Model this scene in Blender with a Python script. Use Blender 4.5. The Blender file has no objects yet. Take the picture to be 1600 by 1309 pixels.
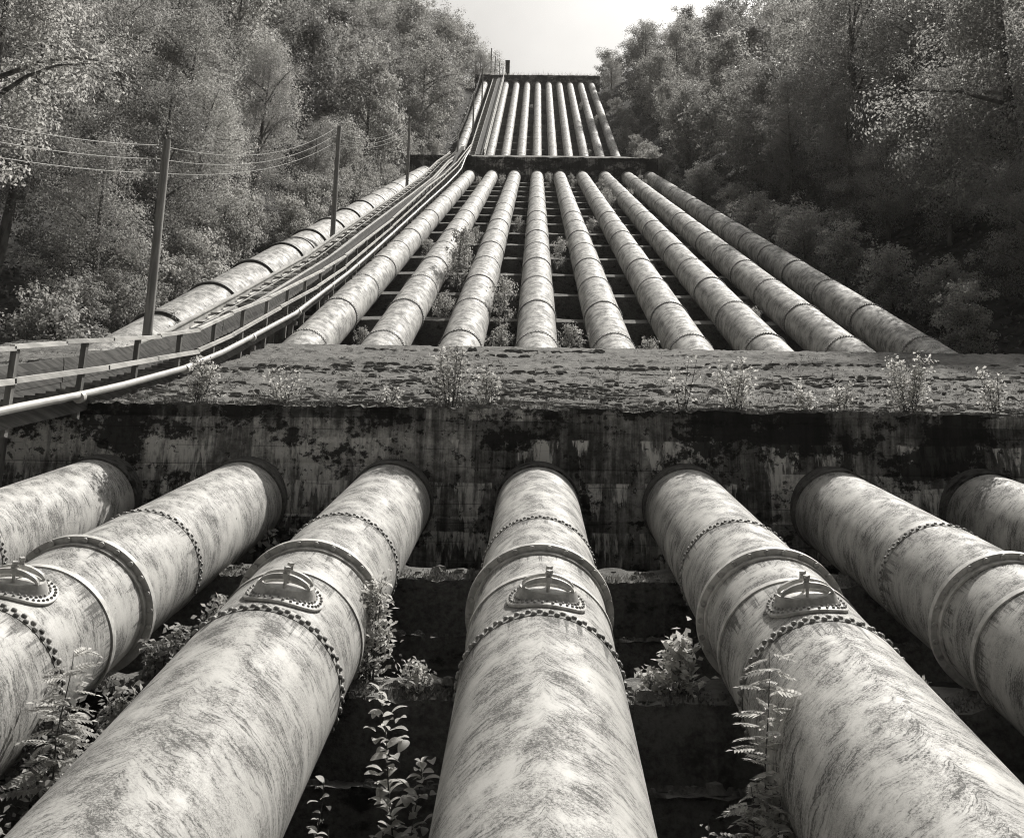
import bpy, math, random
import numpy as np
from mathutils import Vector, Matrix, noise as mnoise

scene = bpy.context.scene
COL = scene.collection
R = math.radians
rng = random.Random(7)
nrng = np.random.default_rng(11)

# ------------------------------------------------------------------ camera
cam_d = bpy.data.cameras.new('camera'); cam = bpy.data.objects.new('camera', cam_d); COL.objects.link(cam)
cam_d.sensor_fit = 'HORIZONTAL'; cam_d.sensor_width = 36.0; cam_d.lens = 36.0 * 1681.4 / 1600.0
cam_d.clip_start = 0.05; cam_d.clip_end = 4000
PITCH, YAW, ROLL = 0.2352, -0.0193, 0.0203
fw = Vector((math.sin(YAW) * math.cos(PITCH), math.cos(YAW) * math.cos(PITCH), math.sin(PITCH)))
rt = fw.cross(Vector((0, 0, 1))).normalized(); up = rt.cross(fw)
rt2 = rt * math.cos(ROLL) + up * math.sin(ROLL); up2 = -rt * math.sin(ROLL) + up * math.cos(ROLL)
m = Matrix((rt2, up2, -fw)).transposed().to_4x4(); m.translation = (0, 0, 0)
cam.matrix_world = m
scene.camera = cam

# ------------------------------------------------------------------ world, sun, exposure
SUN_EL, SUN_AZ = 54.0, 33.0            # degrees; azimuth measured from +Y (up the slope) towards +X
world = bpy.data.worlds.new('World'); scene.world = world; world.use_nodes = True
wn = world.node_tree; wn.nodes.clear()
sky = wn.nodes.new('ShaderNodeTexSky'); sky.sky_type = 'NISHITA'; sky.sun_disc = False
sky.sun_elevation = R(SUN_EL); sky.sun_rotation = R(SUN_AZ)
sky.air_density = 0.5; sky.dust_density = 8.0; sky.ozone_density = 1.0
bw = wn.nodes.new('ShaderNodeRGBToBW')                 # black-and-white print: the sky is grey, faintly warm
tint = wn.nodes.new('ShaderNodeMix'); tint.data_type = 'RGBA'; tint.blend_type = 'MULTIPLY'; tint.inputs[0].default_value = 1
tint.inputs[7].default_value = (1.0, 0.975, 0.935, 1)
bg = wn.nodes.new('ShaderNodeBackground'); bg.inputs[1].default_value = 0.088
wo = wn.nodes.new('ShaderNodeOutputWorld')
wn.links.new(sky.outputs[0], bw.inputs[0]); wn.links.new(bw.outputs[0], tint.inputs[6])
tc = wn.nodes.new('ShaderNodeTexCoord'); cl = wn.nodes.new('ShaderNodeTexNoise'); cl.inputs['Scale'].default_value = 4.5; cl.inputs['Detail'].default_value = 5
cm = wn.nodes.new('ShaderNodeMapRange'); cm.inputs[1].default_value = 0.38; cm.inputs[2].default_value = 0.66; cm.inputs[3].default_value = 0.88; cm.inputs[4].default_value = 1.06
cx = wn.nodes.new('ShaderNodeMix'); cx.data_type = 'RGBA'; cx.blend_type = 'MULTIPLY'; cx.inputs[0].default_value = 1     # thin even cloud over the whole sky
wn.links.new(tc.outputs['Generated'], cl.inputs['Vector']); wn.links.new(cl.outputs['Fac'], cm.inputs[0]); wn.links.new(cm.outputs[0], cx.inputs[7])
wn.links.new(tint.outputs[2], cx.inputs[6]); wn.links.new(cx.outputs[2], bg.inputs[0]); wn.links.new(bg.outputs[0], wo.inputs[0])
sun_d = bpy.data.lights.new('sun', 'SUN'); sun_d.energy = 4.9; sun_d.angle = R(0.5); sun_d.color = (1.0, 0.965, 0.91)
sun = bpy.data.objects.new('sun', sun_d); COL.objects.link(sun)
sdir = Vector((math.sin(R(SUN_AZ)) * math.cos(R(SUN_EL)), math.cos(R(SUN_AZ)) * math.cos(R(SUN_EL)), math.sin(R(SUN_EL))))
sun.rotation_euler = (-sdir).to_track_quat('-Z', 'Y').to_euler(); sun.location = sdir * 500
scene.view_settings.view_transform = 'Standard'; scene.view_settings.look = 'None'
scene.view_settings.gamma = 1.0; scene.view_settings.exposure = 0.22; scene.view_settings.use_curve_mapping = False
scene.render.engine = 'CYCLES'
scene.cycles.use_denoising = True; scene.cycles.denoising_prefilter = 'NONE'; scene.cycles.filter_width = 1.1
scene.cycles.max_bounces = 6; scene.cycles.diffuse_bounces = 3; scene.cycles.transmission_bounces = 3; scene.cycles.glossy_bounces = 2
scene.cycles.transparent_max_bounces = 4

# ------------------------------------------------------------------ layout of the slope (metres, camera at the origin)
SP = 2.67; X0 = 0.12
SEC = {1: (-4.2, 0.387), 2: (-9.59, 0.5728), 3: (-42.94, 0.7711)}   # pipe axis: z = a + b*y
RAD = {1: 0.765, 2: 0.75, 3: 0.775}
def ax(k, y): return SEC[k][0] + SEC[k][1] * y
BEND1, BEND2, TOPY = 29.0, 168.2, 243.0
def sl(k): return math.hypot(1, SEC[k][1])
def axis_z(y):
    if y < BEND1: return ax(1, y)
    if y < BEND2: return ax(2, y)
    if y < TOPY + 3: return ax(3, y)
    return ax(3, TOPY + 3) + 0.10 * (y - TOPY - 3)
def hill(x, y):
    d = max(0.0, abs(x) - 16.0)
    k = 0.55 if x < 0 else 0.55 - 0.15 * min(1.0, max(0.0, (y - 100) / 50))
    r = k * d - 0.001 * d * d if d < 250 else k * 250 - 62.5
    n = mnoise.noise((x * 0.05, y * 0.05, 3.1)) * min(3.0, 0.12 * d) + mnoise.noise((x * 0.4, y * 0.4, 8.0)) * 0.16
    if y < -40: return axis_z(-40) - 1.75 + r + n + 0.1 * (y + 40)
    return axis_z(y) - 1.75 + r + n

# ------------------------------------------------------------------ node helpers
class NT:
    def __init__(s, name):
        s.m = bpy.data.materials.new(name); s.m.use_nodes = True; s.t = s.m.node_tree; s.t.nodes.clear()
        s.out = s.t.nodes.new('ShaderNodeOutputMaterial')
    def n(s, typ, **kw):
        nd = s.t.nodes.new(typ)
        for k, v in kw.items(): setattr(nd, k, v)
        return nd
    def put(s, sock, v):
        if hasattr(v, 'is_output'): s.t.links.new(v, sock)
        elif v is not None: sock.default_value = v
    def math(s, op, a, b=None, c=None, clamp=False):
        nd = s.n('ShaderNodeMath', operation=op); nd.use_clamp = clamp
        s.put(nd.inputs[0], a); s.put(nd.inputs[1], b); s.put(nd.inputs[2], c); return nd.outputs[0]
    def xyz(s, v):
        nd = s.n('ShaderNodeSeparateXYZ'); s.put(nd.inputs[0], v); return nd.outputs
    def vec(s, x, y, z):
        nd = s.n('ShaderNodeCombineXYZ'); s.put(nd.inputs[0], x); s.put(nd.inputs[1], y); s.put(nd.inputs[2], z); return nd.outputs[0]
    def noise(s, v, scale=1.0, detail=4.0, rough=0.55, dist=0.0):
        nd = s.n('ShaderNodeTexNoise'); s.put(nd.inputs['Vector'], v); nd.inputs['Scale'].default_value = scale
        nd.inputs['Detail'].default_value = detail; nd.inputs['Roughness'].default_value = rough; nd.inputs['Distortion'].default_value = dist
        return nd.outputs['Fac']
    def ramp(s, v, lo, hi, a=0.0, b=1.0, smooth=True):
        nd = s.n('ShaderNodeMapRange', interpolation_type='SMOOTHSTEP' if smooth else 'LINEAR')
        s.put(nd.inputs[0], v); nd.inputs[1].default_value = lo; nd.inputs[2].default_value = hi
        nd.inputs[3].default_value = a; nd.inputs[4].default_value = b; return nd.outputs[0]
    def mixf(s, f, a, b):
        nd = s.n('ShaderNodeMix', data_type='FLOAT'); s.put(nd.inputs[0], f); s.put(nd.inputs[2], a); s.put(nd.inputs[3], b); return nd.outputs[0]
    def grey(s, v, warm=1.0):      # a print tone: grey with a trace of warmth
        nd = s.n('ShaderNodeCombineColor'); s.put(nd.inputs[0], v)
        s.put(nd.inputs[1], s.math('MULTIPLY', v, 1 - 0.012 * warm)); s.put(nd.inputs[2], s.math('MULTIPLY', v, 1 - 0.05 * warm)); return nd.outputs[0]
    def objco(s): return s.n('ShaderNodeTexCoord').outputs['Object']
    def wpos(s): return s.n('ShaderNodeNewGeometry').outputs['Position']
    def rnd(s): return s.n('ShaderNodeObjectInfo').outputs['Random']
    def finish(s, val, rough=0.7, spec=0.3, bump=None, bstr=0.3, bdist=0.02, metal=0.0):
        p = s.n('ShaderNodeBsdfPrincipled'); s.put(p.inputs['Base Color'], s.grey(val)); s.put(p.inputs['Roughness'], rough)
        p.inputs['Specular IOR Level'].default_value = spec; p.inputs['Metallic'].default_value = metal
        if bump is not None:
            b = s.n('ShaderNodeBump'); b.inputs['Strength'].default_value = bstr; b.inputs['Distance'].default_value = bdist
            s.put(b.inputs['Height'], bump); s.t.links.new(b.outputs[0], p.inputs['Normal'])
        s.t.links.new(p.outputs[0], s.out.inputs[0]); return s.m

def pipe_material(name, light, dark, amount, fine, seams, mottle):
    t = NT(name); o = t.objco(); x, y, z = t.xyz(o)
    r = t.rnd(); off = t.math('MULTIPLY', r, 61.0)
    phi = t.math('ARCTAN2', t.math('ABSOLUTE', x), z)
    side = t.math('MULTIPLY', x, 1.1)
    tn = t.math('ADD', t.math('TANGENT', t.math('MULTIPLY', t.math('MINIMUM', phi, 2.6), 0.5)), 0.05)
    u = t.math('ADD', y, t.math('MULTIPLY', t.math('LOGARITHM', tn, math.e), 0.20))
    wob = t.noise(t.vec(t.math('ADD', x, off), y, z), 1.7, 5, 0.6)
    u = t.math('ADD', u, t.math('MULTIPLY', wob, 0.42))
    sv = t.math('ADD', t.math('MULTIPLY', side, 3.7), off)
    streak = t.noise(t.vec(t.math('MULTIPLY', u, 7.0 * fine), t.math('MULTIPLY', phi, 1.5), sv), 1.0, 7, 0.68)
    hair = t.noise(t.vec(t.math('MULTIPLY', u, 44.0 * fine), t.math('MULTIPLY', phi, 2.2), sv), 1.0, 4, 0.6)
    broad = t.noise(t.vec(t.math('MULTIPLY', u, 1.5 * fine), t.math('MULTIPLY', phi, 1.0), sv), 1.0, 4, 0.55)
    grain = t.noise(o, 46.0, 5, 0.7)
    patch = t.noise(t.vec(t.math('ADD', x, off), y, z), 2.6, 6, 0.62)
    crest = t.ramp(phi, 0.0, 0.95, 1.0, 0.0)
    mott = t.math('MULTIPLY', t.ramp(t.math('ADD', t.math('MULTIPLY', grain, 0.6), t.math('MULTIPLY', patch, 0.4)), 0.42, 0.60), t.ramp(patch, 0.34, 0.60))
    st = t.ramp(t.math('ADD', t.math('MULTIPLY', streak, 0.60), t.math('MULTIPLY', broad, 0.40)), 0.42, 0.66)
    hr = t.math('MULTIPLY', t.ramp(hair, 0.47, 0.70), t.ramp(broad, 0.30, 0.58))
    lower = t.ramp(phi, 0.4, 1.9, 0.70, 1.0)
    f = t.math('ADD', t.math('MULTIPLY', st, t.math('MULTIPLY', lower, 0.78)), t.math('MULTIPLY', hr, 0.80))
    f = t.math('MULTIPLY', f, t.math('MULTIPLY_ADD', t.ramp(grain, 0.35, 0.62), 0.55, 0.45))
    f = t.math('ADD', f, t.math('MULTIPLY', mott, t.math('MULTIPLY_ADD', crest, 0.30, mottle)))
    for yk in seams:                                   # grime held at the seams and running off them
        dd = t.math('SUBTRACT', yk, y)
        run = t.noise(t.vec(t.math('MULTIPLY', phi, 9.0), t.math('MULTIPLY', side, 3.0), t.math('ADD', off, yk)), 1.0, 5, 0.7)
        gm = t.math('MULTIPLY', t.ramp(t.math('SUBTRACT', dd, t.math('MULTIPLY', t.ramp(run, 0.42, 0.8), 0.55)), -0.05, 0.07, 1.0, 0.0), t.ramp(dd, -0.12, -0.03))
        f = t.math('ADD', f, t.math('MULTIPLY', gm, t.ramp(run, 0.35, 0.7, 0.12, 0.50)))
    f = t.math('MULTIPLY', f, amount, clamp=True)
    grit = t.noise(o, 150.0, 2, 0.6)
    f = t.math('ADD', f, t.math('MULTIPLY', t.ramp(grit, 0.46, 0.66), t.math('MULTIPLY_ADD', t.ramp(patch, 0.35, 0.6), 0.30, 0.12)), clamp=True)
    spots = t.ramp(t.noise(t.vec(t.math('ADD', x, off), t.math('MULTIPLY', y, 0.6), z), 9.0, 3, 0.5), 0.70, 0.74)
    f = t.math('MAXIMUM', f, t.math('MULTIPLY', spots, 0.75))
    basel = t.math('MULTIPLY', t.mixf(t.ramp(broad, 0.3, 0.7), light * 1.06, light * 0.9), t.math('MULTIPLY_ADD', r, 0.14, 0.93))
    val = t.mixf(f, basel, dark)
    return t.finish(val, t.mixf(f, 0.55, 0.85), 0.22, bump=t.math('ADD', t.math('MULTIPLY', grain, 0.6), patch), bstr=0.10, bdist=0.012)

def simple_material(name, a, b, scale=6.0, rough=0.7, spec=0.3, stretch=(1, 1, 1), lo=0.38, hi=0.62, bstr=0.2, perobj=0.0):
    t = NT(name); o = t.objco(); x, y, z = t.xyz(o)
    off = t.math('MULTIPLY', t.rnd(), 37.0)
    v = t.vec(t.math('MULTIPLY_ADD', x, stretch[0], off), t.math('MULTIPLY', y, stretch[1]), t.math('MULTIPLY', z, stretch[2]))
    n = t.noise(v, scale, 6, 0.62)
    val = t.mixf(t.ramp(n, lo, hi), a, b)
    if perobj: val = t.math('MULTIPLY', val, t.math('MULTIPLY_ADD', t.rnd(), 2 * perobj, 1 - perobj))
    return t.finish(val, rough, spec, bump=n, bstr=bstr, bdist=0.02)

def leaf_material(name, a, b, trans=0.35, spread=0.3, gloss=0.12):
    t = NT(name); g = t.n('ShaderNodeNewGeometry')
    n = t.noise(t.objco(), 0.9, 3, 0.6)
    k = t.math('MULTIPLY_ADD', t.n('ShaderNodeObjectInfo').outputs['Random'], 2 * spread, 1 - spread)
    k = t.math('MULTIPLY', k, t.math('MULTIPLY_ADD', g.outputs['Random Per Island'], 0.6, 0.7))
    val = t.math('MULTIPLY', t.mixf(t.ramp(n, 0.35, 0.65), a, b), k)
    p = t.n('ShaderNodeBsdfPrincipled'); t.put(p.inputs['Base Color'], t.grey(val)); p.inputs['Roughness'].default_value = 0.5
    p.inputs['Specular IOR Level'].default_value = gloss
    tr = t.n('ShaderNodeBsdfTranslucent'); t.put(tr.inputs[0], t.grey(t.math('MULTIPLY', val, 1.5)))
    mx = t.n('ShaderNodeMixShader'); mx.inputs[0].default_value = trans
    t.t.links.new(p.outputs[0], mx.inputs[1]); t.t.links.new(tr.outputs[0], mx.inputs[2]); t.t.links.new(mx.outputs[0], t.out.inputs[0])
    return t.m

def wall_material():
    t = NT('stained_concrete'); p = t.wpos(); x, y, z = t.xyz(p)
    blot = t.noise(t.vec(t.math('MULTIPLY', x, 0.75), 7.0, t.math('MULTIPLY', z, 1.1)), 1.0, 6, 0.62)
    fine = t.noise(p, 9.0, 6, 0.7)
    wav = t.math('MULTIPLY', t.math('SUBTRACT', t.noise(t.vec(x, 5.0, 0.0), 0.9, 5, 0.6), 0.5), 0.22)
    pale = None                                     # lime runs: each starts at a pour joint and reaches down a different way
    for kk, (zk, gain) in enumerate(((4.25, 4.6), (3.45, 4.6), (2.55, 4.4), (1.5, 3.8))):
        d = t.math('SUBTRACT', t.math('ADD', wav, zk), z)
        ln = t.math('ADD', t.math('MULTIPLY', t.math('SUBTRACT', t.noise(t.vec(x, kk * 9.0, t.math('MULTIPLY', z, 0.10)), 1.9, 6, 0.72), 0.50), gain), t.math('MULTIPLY', t.math('SUBTRACT', t.noise(t.vec(x, kk * 5.0 + 2, 0.0), 0.75, 2, 0.5), 0.44), 5.0))
        mk = t.math('MULTIPLY', t.ramp(t.math('SUBTRACT', ln, d), 0.0, 0.14), t.ramp(d, -0.01, 0.02))
        mk = t.math('MULTIPLY', mk, t.ramp(d, 0.0, 1.6, 1.0, 0.45))
        pale = mk if pale is None else t.math('MAXIMUM', pale, mk)
    pale = t.math('MULTIPLY', pale, t.ramp(t.noise(t.vec(t.math('MULTIPLY', x, 5.0), 1.0, z), 1.6, 6, 0.7), 0.40, 0.58, 0.05, 1.0))
    row = t.math('FLOOR', t.math('DIVIDE', t.math('ADD', z, t.math('MULTIPLY', wav, 0.3)), 0.92))
    colm = t.math('FLOOR', t.math('ADD', t.math('DIVIDE', x, 2.3), t.math('MULTIPLY', row, 0.37)))
    wn_ = t.n('ShaderNodeTexWhiteNoise'); t.put(wn_.inputs['Vector'], t.vec(colm, row, 3.0)); pan = wn_.outputs['Value']
    big = t.noise(t.vec(t.math('MULTIPLY', x, 0.42), 21.0, t.math('MULTIPLY', z, 0.62)), 1.0, 9, 0.70)
    hi_ = t.ramp(z, 3.2, 4.5, 0.0, 0.06)                          # moss hangs over from the wet top edge
    moss = t.ramp(t.math('ADD', t.math('MULTIPLY_ADD', fine, 0.22, t.math('MULTIPLY_ADD', blot, 0.35, t.math('MULTIPLY', big, 0.65))), hi_), 0.635, 0.675)
    spk = t.ramp(t.noise(t.vec(x, 3.0, z), 4.0, 7, 0.68), 0.575, 0.605)
    seam = t.math('PINGPONG', t.math('ADD', z, t.math('MULTIPLY', t.noise(p, 0.8, 3, 0.5), 0.06)), 0.17)
    line = t.math('MULTIPLY', t.ramp(seam, 0.0, 0.012, 1.0, 0.0), t.ramp(t.noise(t.vec(t.math('MULTIPLY', x, 0.5), z, 9.0), 2.0, 3, 0.5), 0.42, 0.6))
    streak = t.noise(t.vec(t.math('MULTIPLY', x, 6.0), 2.0, t.math('MULTIPLY', z, 0.45)), 1.0, 6, 0.7)
    val = t.mixf(t.ramp(t.math('ADD', t.math('MULTIPLY', streak, 0.5), t.math('MULTIPLY', blot, 0.5)), 0.43, 0.58), 0.12, 0.50)
    val = t.math('MULTIPLY', val, t.math('MULTIPLY_ADD', t.math('MULTIPLY', pan, pan), 1.3, 0.5))
    val = t.math('MULTIPLY', val, t.ramp(fine, 0.3, 0.7, 0.6, 1.35))
    val = t.mixf(pale, val, 0.78)
    val = t.mixf(t.math('MULTIPLY', line, 0.6), val, 0.02)
    val = t.mixf(t.math('MULTIPLY', spk, 0.8), val, 0.02)
    val = t.mixf(t.math('MULTIPLY', moss, 0.93), val, 0.016)
    h = t.math('SUBTRACT', t.math('ADD', fine, t.math('MULTIPLY', moss, 0.8)), t.math('MULTIPLY', line, 0.6))
    return t.finish(val, 0.9, 0.15, bump=h, bstr=0.5, bdist=0.03)

def moss_material(name, a, b, dark):
    t = NT(name); p = t.wpos(); x, y, z = t.xyz(p)
    n = t.noise(t.vec(t.math('MULTIPLY', x, 0.62), y, z), 3.6, 8, 0.72)
    f = t.noise(p, 14.0, 5, 0.7)
    big = t.noise(t.vec(t.math('MULTIPLY', x, 0.25), y, 4.0), 0.8, 4, 0.6)
    val = t.mixf(t.ramp(t.math('ADD', t.math('MULTIPLY', n, 0.6), t.math('MULTIPLY', f, 0.4)), 0.36, 0.62), a, b)
    val = t.mixf(t.ramp(t.math('ADD', t.math('MULTIPLY', n, 0.55), t.math('MULTIPLY', big, 0.45)), 0.50, 0.60), val, dark)
    return t.finish(val, 0.95, 0.1, bump=t.math('ADD', f, n), bstr=0.7, bdist=0.04)

M = {}
M['pipe_near'] = pipe_material('weathered_pipe_paint', 0.53, 0.11, 1.15, 1.0, [(q + 7.0) * sl(1) for q in (10.40, 11.62, 12.55, 14.50)], 0.20)
M['pipe_far'] = pipe_material('weathered_pipe_paint_upper', 0.56, 0.13, 1.12, 0.62, [0.0, 5.45 * sl(2)], 0.36)
M['flange'] = simple_material('flange_paint', 0.62, 0.42, 7.0, 0.55, 0.35, perobj=0.1)
M['band'] = simple_material('dark_band_paint', 0.16, 0.09, 5.0, 0.6, 0.3)
M['ring'] = simple_material('joint_ring_paint', 0.34, 0.15, 5.0, 0.6, 0.3)
M['rivet'] = simple_material('rivet_paint', 0.34, 0.18, 20.0, 0.55, 0.35, perobj=0.2)
M['castiron'] = simple_material('manhole_iron', 0.56, 0.36, 9.0, 0.5, 0.4, perobj=0.12)
M['bolt'] = simple_material('bolt_steel', 0.50, 0.30, 20.0, 0.5, 0.4, perobj=0.2)
M['wall'] = wall_material()
M['moss_lit_top'] = moss_material('mossy_concrete_lit_top', 0.15, 0.235, 0.115)  # mossy block top; on the saddles its paler tone also paints sunlight
M['moss'] = leaf_material('moss_tuft', 0.12, 0.26, 0.15, 0.0, 0.05)
M['saddle'] = moss_material('dark_concrete', 0.08, 0.22, 0.035)
M['soil'] = simple_material('soil_and_litter', 0.035, 0.075, 1.2, 0.95, 0.1, bstr=0.8)
M['bark'] = simple_material('bark', 0.10, 0.22, 3.0, 0.9, 0.1, (1, 1, 0.3))
M['stem'] = simple_material('plant_stem', 0.07, 0.12, 9.0, 0.8, 0.1)
M['leaf'] = leaf_material('birch_leaf', 0.22, 0.37, 0.38, 0.34)
M['leaf_far'] = leaf_material('birch_leaf_upper', 0.21, 0.35, 0.38, 0.34)
M['leaf_low'] = leaf_material('bracken_leaf', 0.08, 0.15, 0.25, 0.2)
M['leaf_lit'] = leaf_material('sunlit_birch_leaf', 0.26, 0.40, 0.52, 0.05)  # birch leaf lightened: sunlight on the crown put into the colour
M['leaf_gap'] = leaf_material('gap_shrub_leaf', 0.27, 0.42, 0.45, 0.15)
M['leaf_plant'] = leaf_material('sapling_leaf', 0.40, 0.55, 0.42, 0.12)
M['leaf_bush'] = leaf_material('shrub_leaf', 0.26, 0.38, 0.42, 0.2)
M['rail'] = simple_material('track_steel', 0.62, 0.42, 3.0, 0.45, 0.4, (1, 0.3, 1))
M['tie'] = simple_material('track_tie_steel', 0.60, 0.40, 4.0, 0.6, 0.3, perobj=0.15)
M['plank'] = simple_material('grey_boards', 0.16, 0.085, 4.0, 0.85, 0.15, (1, 0.12, 4), perobj=0.18)
M['railing'] = simple_material('handrail_timber', 0.70, 0.48, 5.0, 0.7, 0.2, (1, 0.15, 1), perobj=0.1)
M['post'] = simple_material('railing_post_timber', 0.24, 0.14, 6.0, 0.8, 0.15, (1, 1, 0.2), perobj=0.15)
M['tread'] = simple_material('stair_tread_timber', 0.26, 0.12, 6.0, 0.85, 0.15, perobj=0.2)
M['conduit'] = simple_material('galvanised_conduit', 0.62, 0.46, 4.0, 0.4, 0.45, (1, 0.2, 1))
M['pole'] = simple_material('pole_timber', 0.40, 0.24, 5.0, 0.85, 0.1, (2, 2, 0.15))
M['wire'] = simple_material('bare_wire', 0.58, 0.48, 4.0, 0.4, 0.5)
M['hut'] = simple_material('dark_hut_boards', 0.07, 0.04, 4.0, 0.8, 0.2)

# ------------------------------------------------------------------ mesh helpers
class MB:
    def __init__(s): s.v = []; s.f = []
    def add(s, vs, fs):
        o = len(s.v); s.v += [tuple(p) for p in vs]; s.f += [tuple(i + o for i in f) for f in fs]
    def box(s, lo, hi):
        (a, b, c), (d, e, g) = lo, hi
        s.add([(a, b, c), (d, b, c), (d, e, c), (a, e, c), (a, b, g), (d, b, g), (d, e, g), (a, e, g)],
              [(0, 3, 2, 1), (4, 5, 6, 7), (0, 1, 5, 4), (1, 2, 6, 5), (2, 3, 7, 6), (3, 0, 4, 7)])
    def bar(s, p, q, w, h, upv=(0, 0, 1)):          # box beam from p to q, w across, h along up
        p, q = Vector(p), Vector(q); d = (q - p).normalized(); sd = d.cross(Vector(upv))
        if sd.length < 1e-4: sd = d.cross(Vector((1, 0, 0)))
        sd.normalize(); u = sd.cross(d); a, b = sd * w / 2, u * h / 2
        s.add([p - a - b, p + a - b, p + a + b, p - a + b, q - a - b, q + a - b, q + a + b, q - a + b],
              [(0, 1, 2, 3), (7, 6, 5, 4), (0, 4, 5, 1), (1, 5, 6, 2), (2, 6, 7, 3), (3, 7, 4, 0)])
    def strip(s, pts, w, h, upv=(0, 0, 1), side=None):   # rectangular section swept along a polyline in a vertical plane
        n = len(pts); V = []
        for i, p in enumerate(pts):
            p = Vector(p); d = (Vector(pts[min(n - 1, i + 1)]) - Vector(pts[max(0, i - 1)])).normalized()
            sd = d.cross(Vector(upv)).normalized(); u = sd.cross(d); a, b = sd * w / 2, u * h / 2
            V += [p - a - b, p + a - b, p + a + b, p - a + b]
        F = [(0, 1, 2, 3), tuple(4 * (n - 1) + k for k in (3, 2, 1, 0))]
        for i in range(n - 1):
            for k in range(4):
                k2 = (k + 1) % 4; F.append((4 * i + k, 4 * i + 4 + k, 4 * i + 4 + k2, 4 * i + k2))
        s.add(V, F)
    def tube(s, pts, rad, seg=6, cap=True):
        n = len(pts); V = []; rr = rad if hasattr(rad, '__len__') else [rad] * n; ref = None
        for i, p in enumerate(pts):
            p = Vector(p); d = (Vector(pts[min(n - 1, i + 1)]) - Vector(pts[max(0, i - 1)]))
            if d.length < 1e-7: d = Vector((0, 0, 1))
            d.normalize()
            if ref is None: ref = d.orthogonal().normalized()
            a = (ref - d * ref.dot(d))
            a = a.normalized() if a.length > 1e-5 else d.orthogonal().normalized(); ref = a; b = d.cross(a)
            for k in range(seg):
                t = 2 * math.pi * k / seg; V.append(p + (a * math.cos(t) + b * math.sin(t)) * rr[i])
        F = []
        for i in range(n - 1):
            for k in range(seg):
                k2 = (k + 1) % seg; F.append((i * seg + k, i * seg + k2, (i + 1) * seg + k2, (i + 1) * seg + k))
        if cap: F.append(tuple(range(seg - 1, -1, -1))); F.append(tuple((n - 1) * seg + k for k in range(seg)))
        s.add(V, F)
    def ring_y(s, prof, seg=64, a0=0.0, a1=2 * math.pi):   # profile [(y, radius)...] turned about the local Y axis, angle from +Z
        full = abs(a1 - a0 - 2 * math.pi) < 1e-6; k = seg if full else seg + 1; V = []
        for (y, r) in prof:
            for i in range(k):
                t = a0 + (a1 - a0) * i / seg; V.append((r * math.sin(t), y, r * math.cos(t)))
        F = []
        for j in range(len(prof) - 1):
            for i in range(seg):
                i2 = (i + 1) % k; F.append((j * k + i, j * k + i2, (j + 1) * k + i2, (j + 1) * k + i))
        s.add(V, F)
    def prism_x(s, prof, x0, x1):                # polygon [(y, z)...] extruded along X
        n = len(prof); V = [(x0, y, z) for y, z in prof] + [(x1, y, z) for y, z in prof]
        F = [tuple(range(n)), tuple(range(2 * n - 1, n - 1, -1))]
        for i in range(n): j = (i + 1) % n; F.append((i, i + n, j + n, j))
        s.add(V, F)
    def mesh(s, name, m, smooth=None):
        me = bpy.data.meshes.new(name); me.from_pydata(s.v, [], s.f); me.materials.append(m)
        me.validate(); me.update()
        if smooth is not None: shade(me, smooth)
        return me
def shade(me, ang):
    me.polygons.foreach_set('use_smooth', [True] * len(me.polygons))
    if ang < 180: me.set_sharp_from_angle(angle=R(ang))

def link(name, me, parent=None, loc=None, rot=None):
    o = bpy.data.objects.new(name, me); COL.objects.link(o)
    if loc is not None: o.location = loc
    if rot is not None: o.rotation_euler = rot
    if parent is not None: o.parent = parent
    return o
def tag(o, label=None, cat=None, group=None, kind=None):
    if label: o['label'] = label
    if cat: o['category'] = cat
    if group: o['group'] = group
    if kind: o['kind'] = kind
    return o
def thing(name, label, cat, loc=(0, 0, 0), rot=(0, 0, 0), group=None):
    return tag(link(name, None, None, loc, rot), label, cat, group)
ORD = ['first', 'second', 'third', 'fourth', 'fifth', 'sixth', 'seventh', 'eighth', 'ninth', 'tenth', 'eleventh', 'twelfth',
       'thirteenth', 'fourteenth', 'fifteenth', 'sixteenth', 'seventeenth', 'eighteenth', 'nineteenth', 'twentieth']

def quads_mesh(name, co, mat, tris_per=4):       # co: (n, 4, 3) separate quads
    n = len(co); me = bpy.data.meshes.new(name)
    me.vertices.add(n * 4); me.vertices.foreach_set('co', np.asarray(co, np.float32).reshape(-1))
    me.loops.add(n * 4); me.loops.foreach_set('vertex_index', np.arange(n * 4, dtype=np.int32))
    me.polygons.add(n); me.polygons.foreach_set('loop_start', np.arange(0, n * 4, 4, dtype=np.int32))
    me.update(calc_edges=True); me.materials.append(mat); return me
def leaf_quads(pos, nrm, size, g, aspect=0.55):  # diamond leaves at pos, facing nrm
    n = len(pos); nrm = nrm / (np.linalg.norm(nrm, axis=1, keepdims=True) + 1e-9)
    ref = g.normal(size=(n, 3)); a = np.cross(nrm, ref); a /= (np.linalg.norm(a, axis=1, keepdims=True) + 1e-9); b = np.cross(nrm, a)
    L = (size * g.uniform(0.65, 1.25, n))[:, None]
    c = np.empty((n, 4, 3)); w = L * aspect
    fold = nrm * L * 0.12
    c[:, 0] = pos - a * L * 0.5; c[:, 1] = pos + b * w * 0.5 + fold; c[:, 2] = pos + a * L * 0.5; c[:, 3] = pos - b * w * 0.5 + fold
    return c

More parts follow.
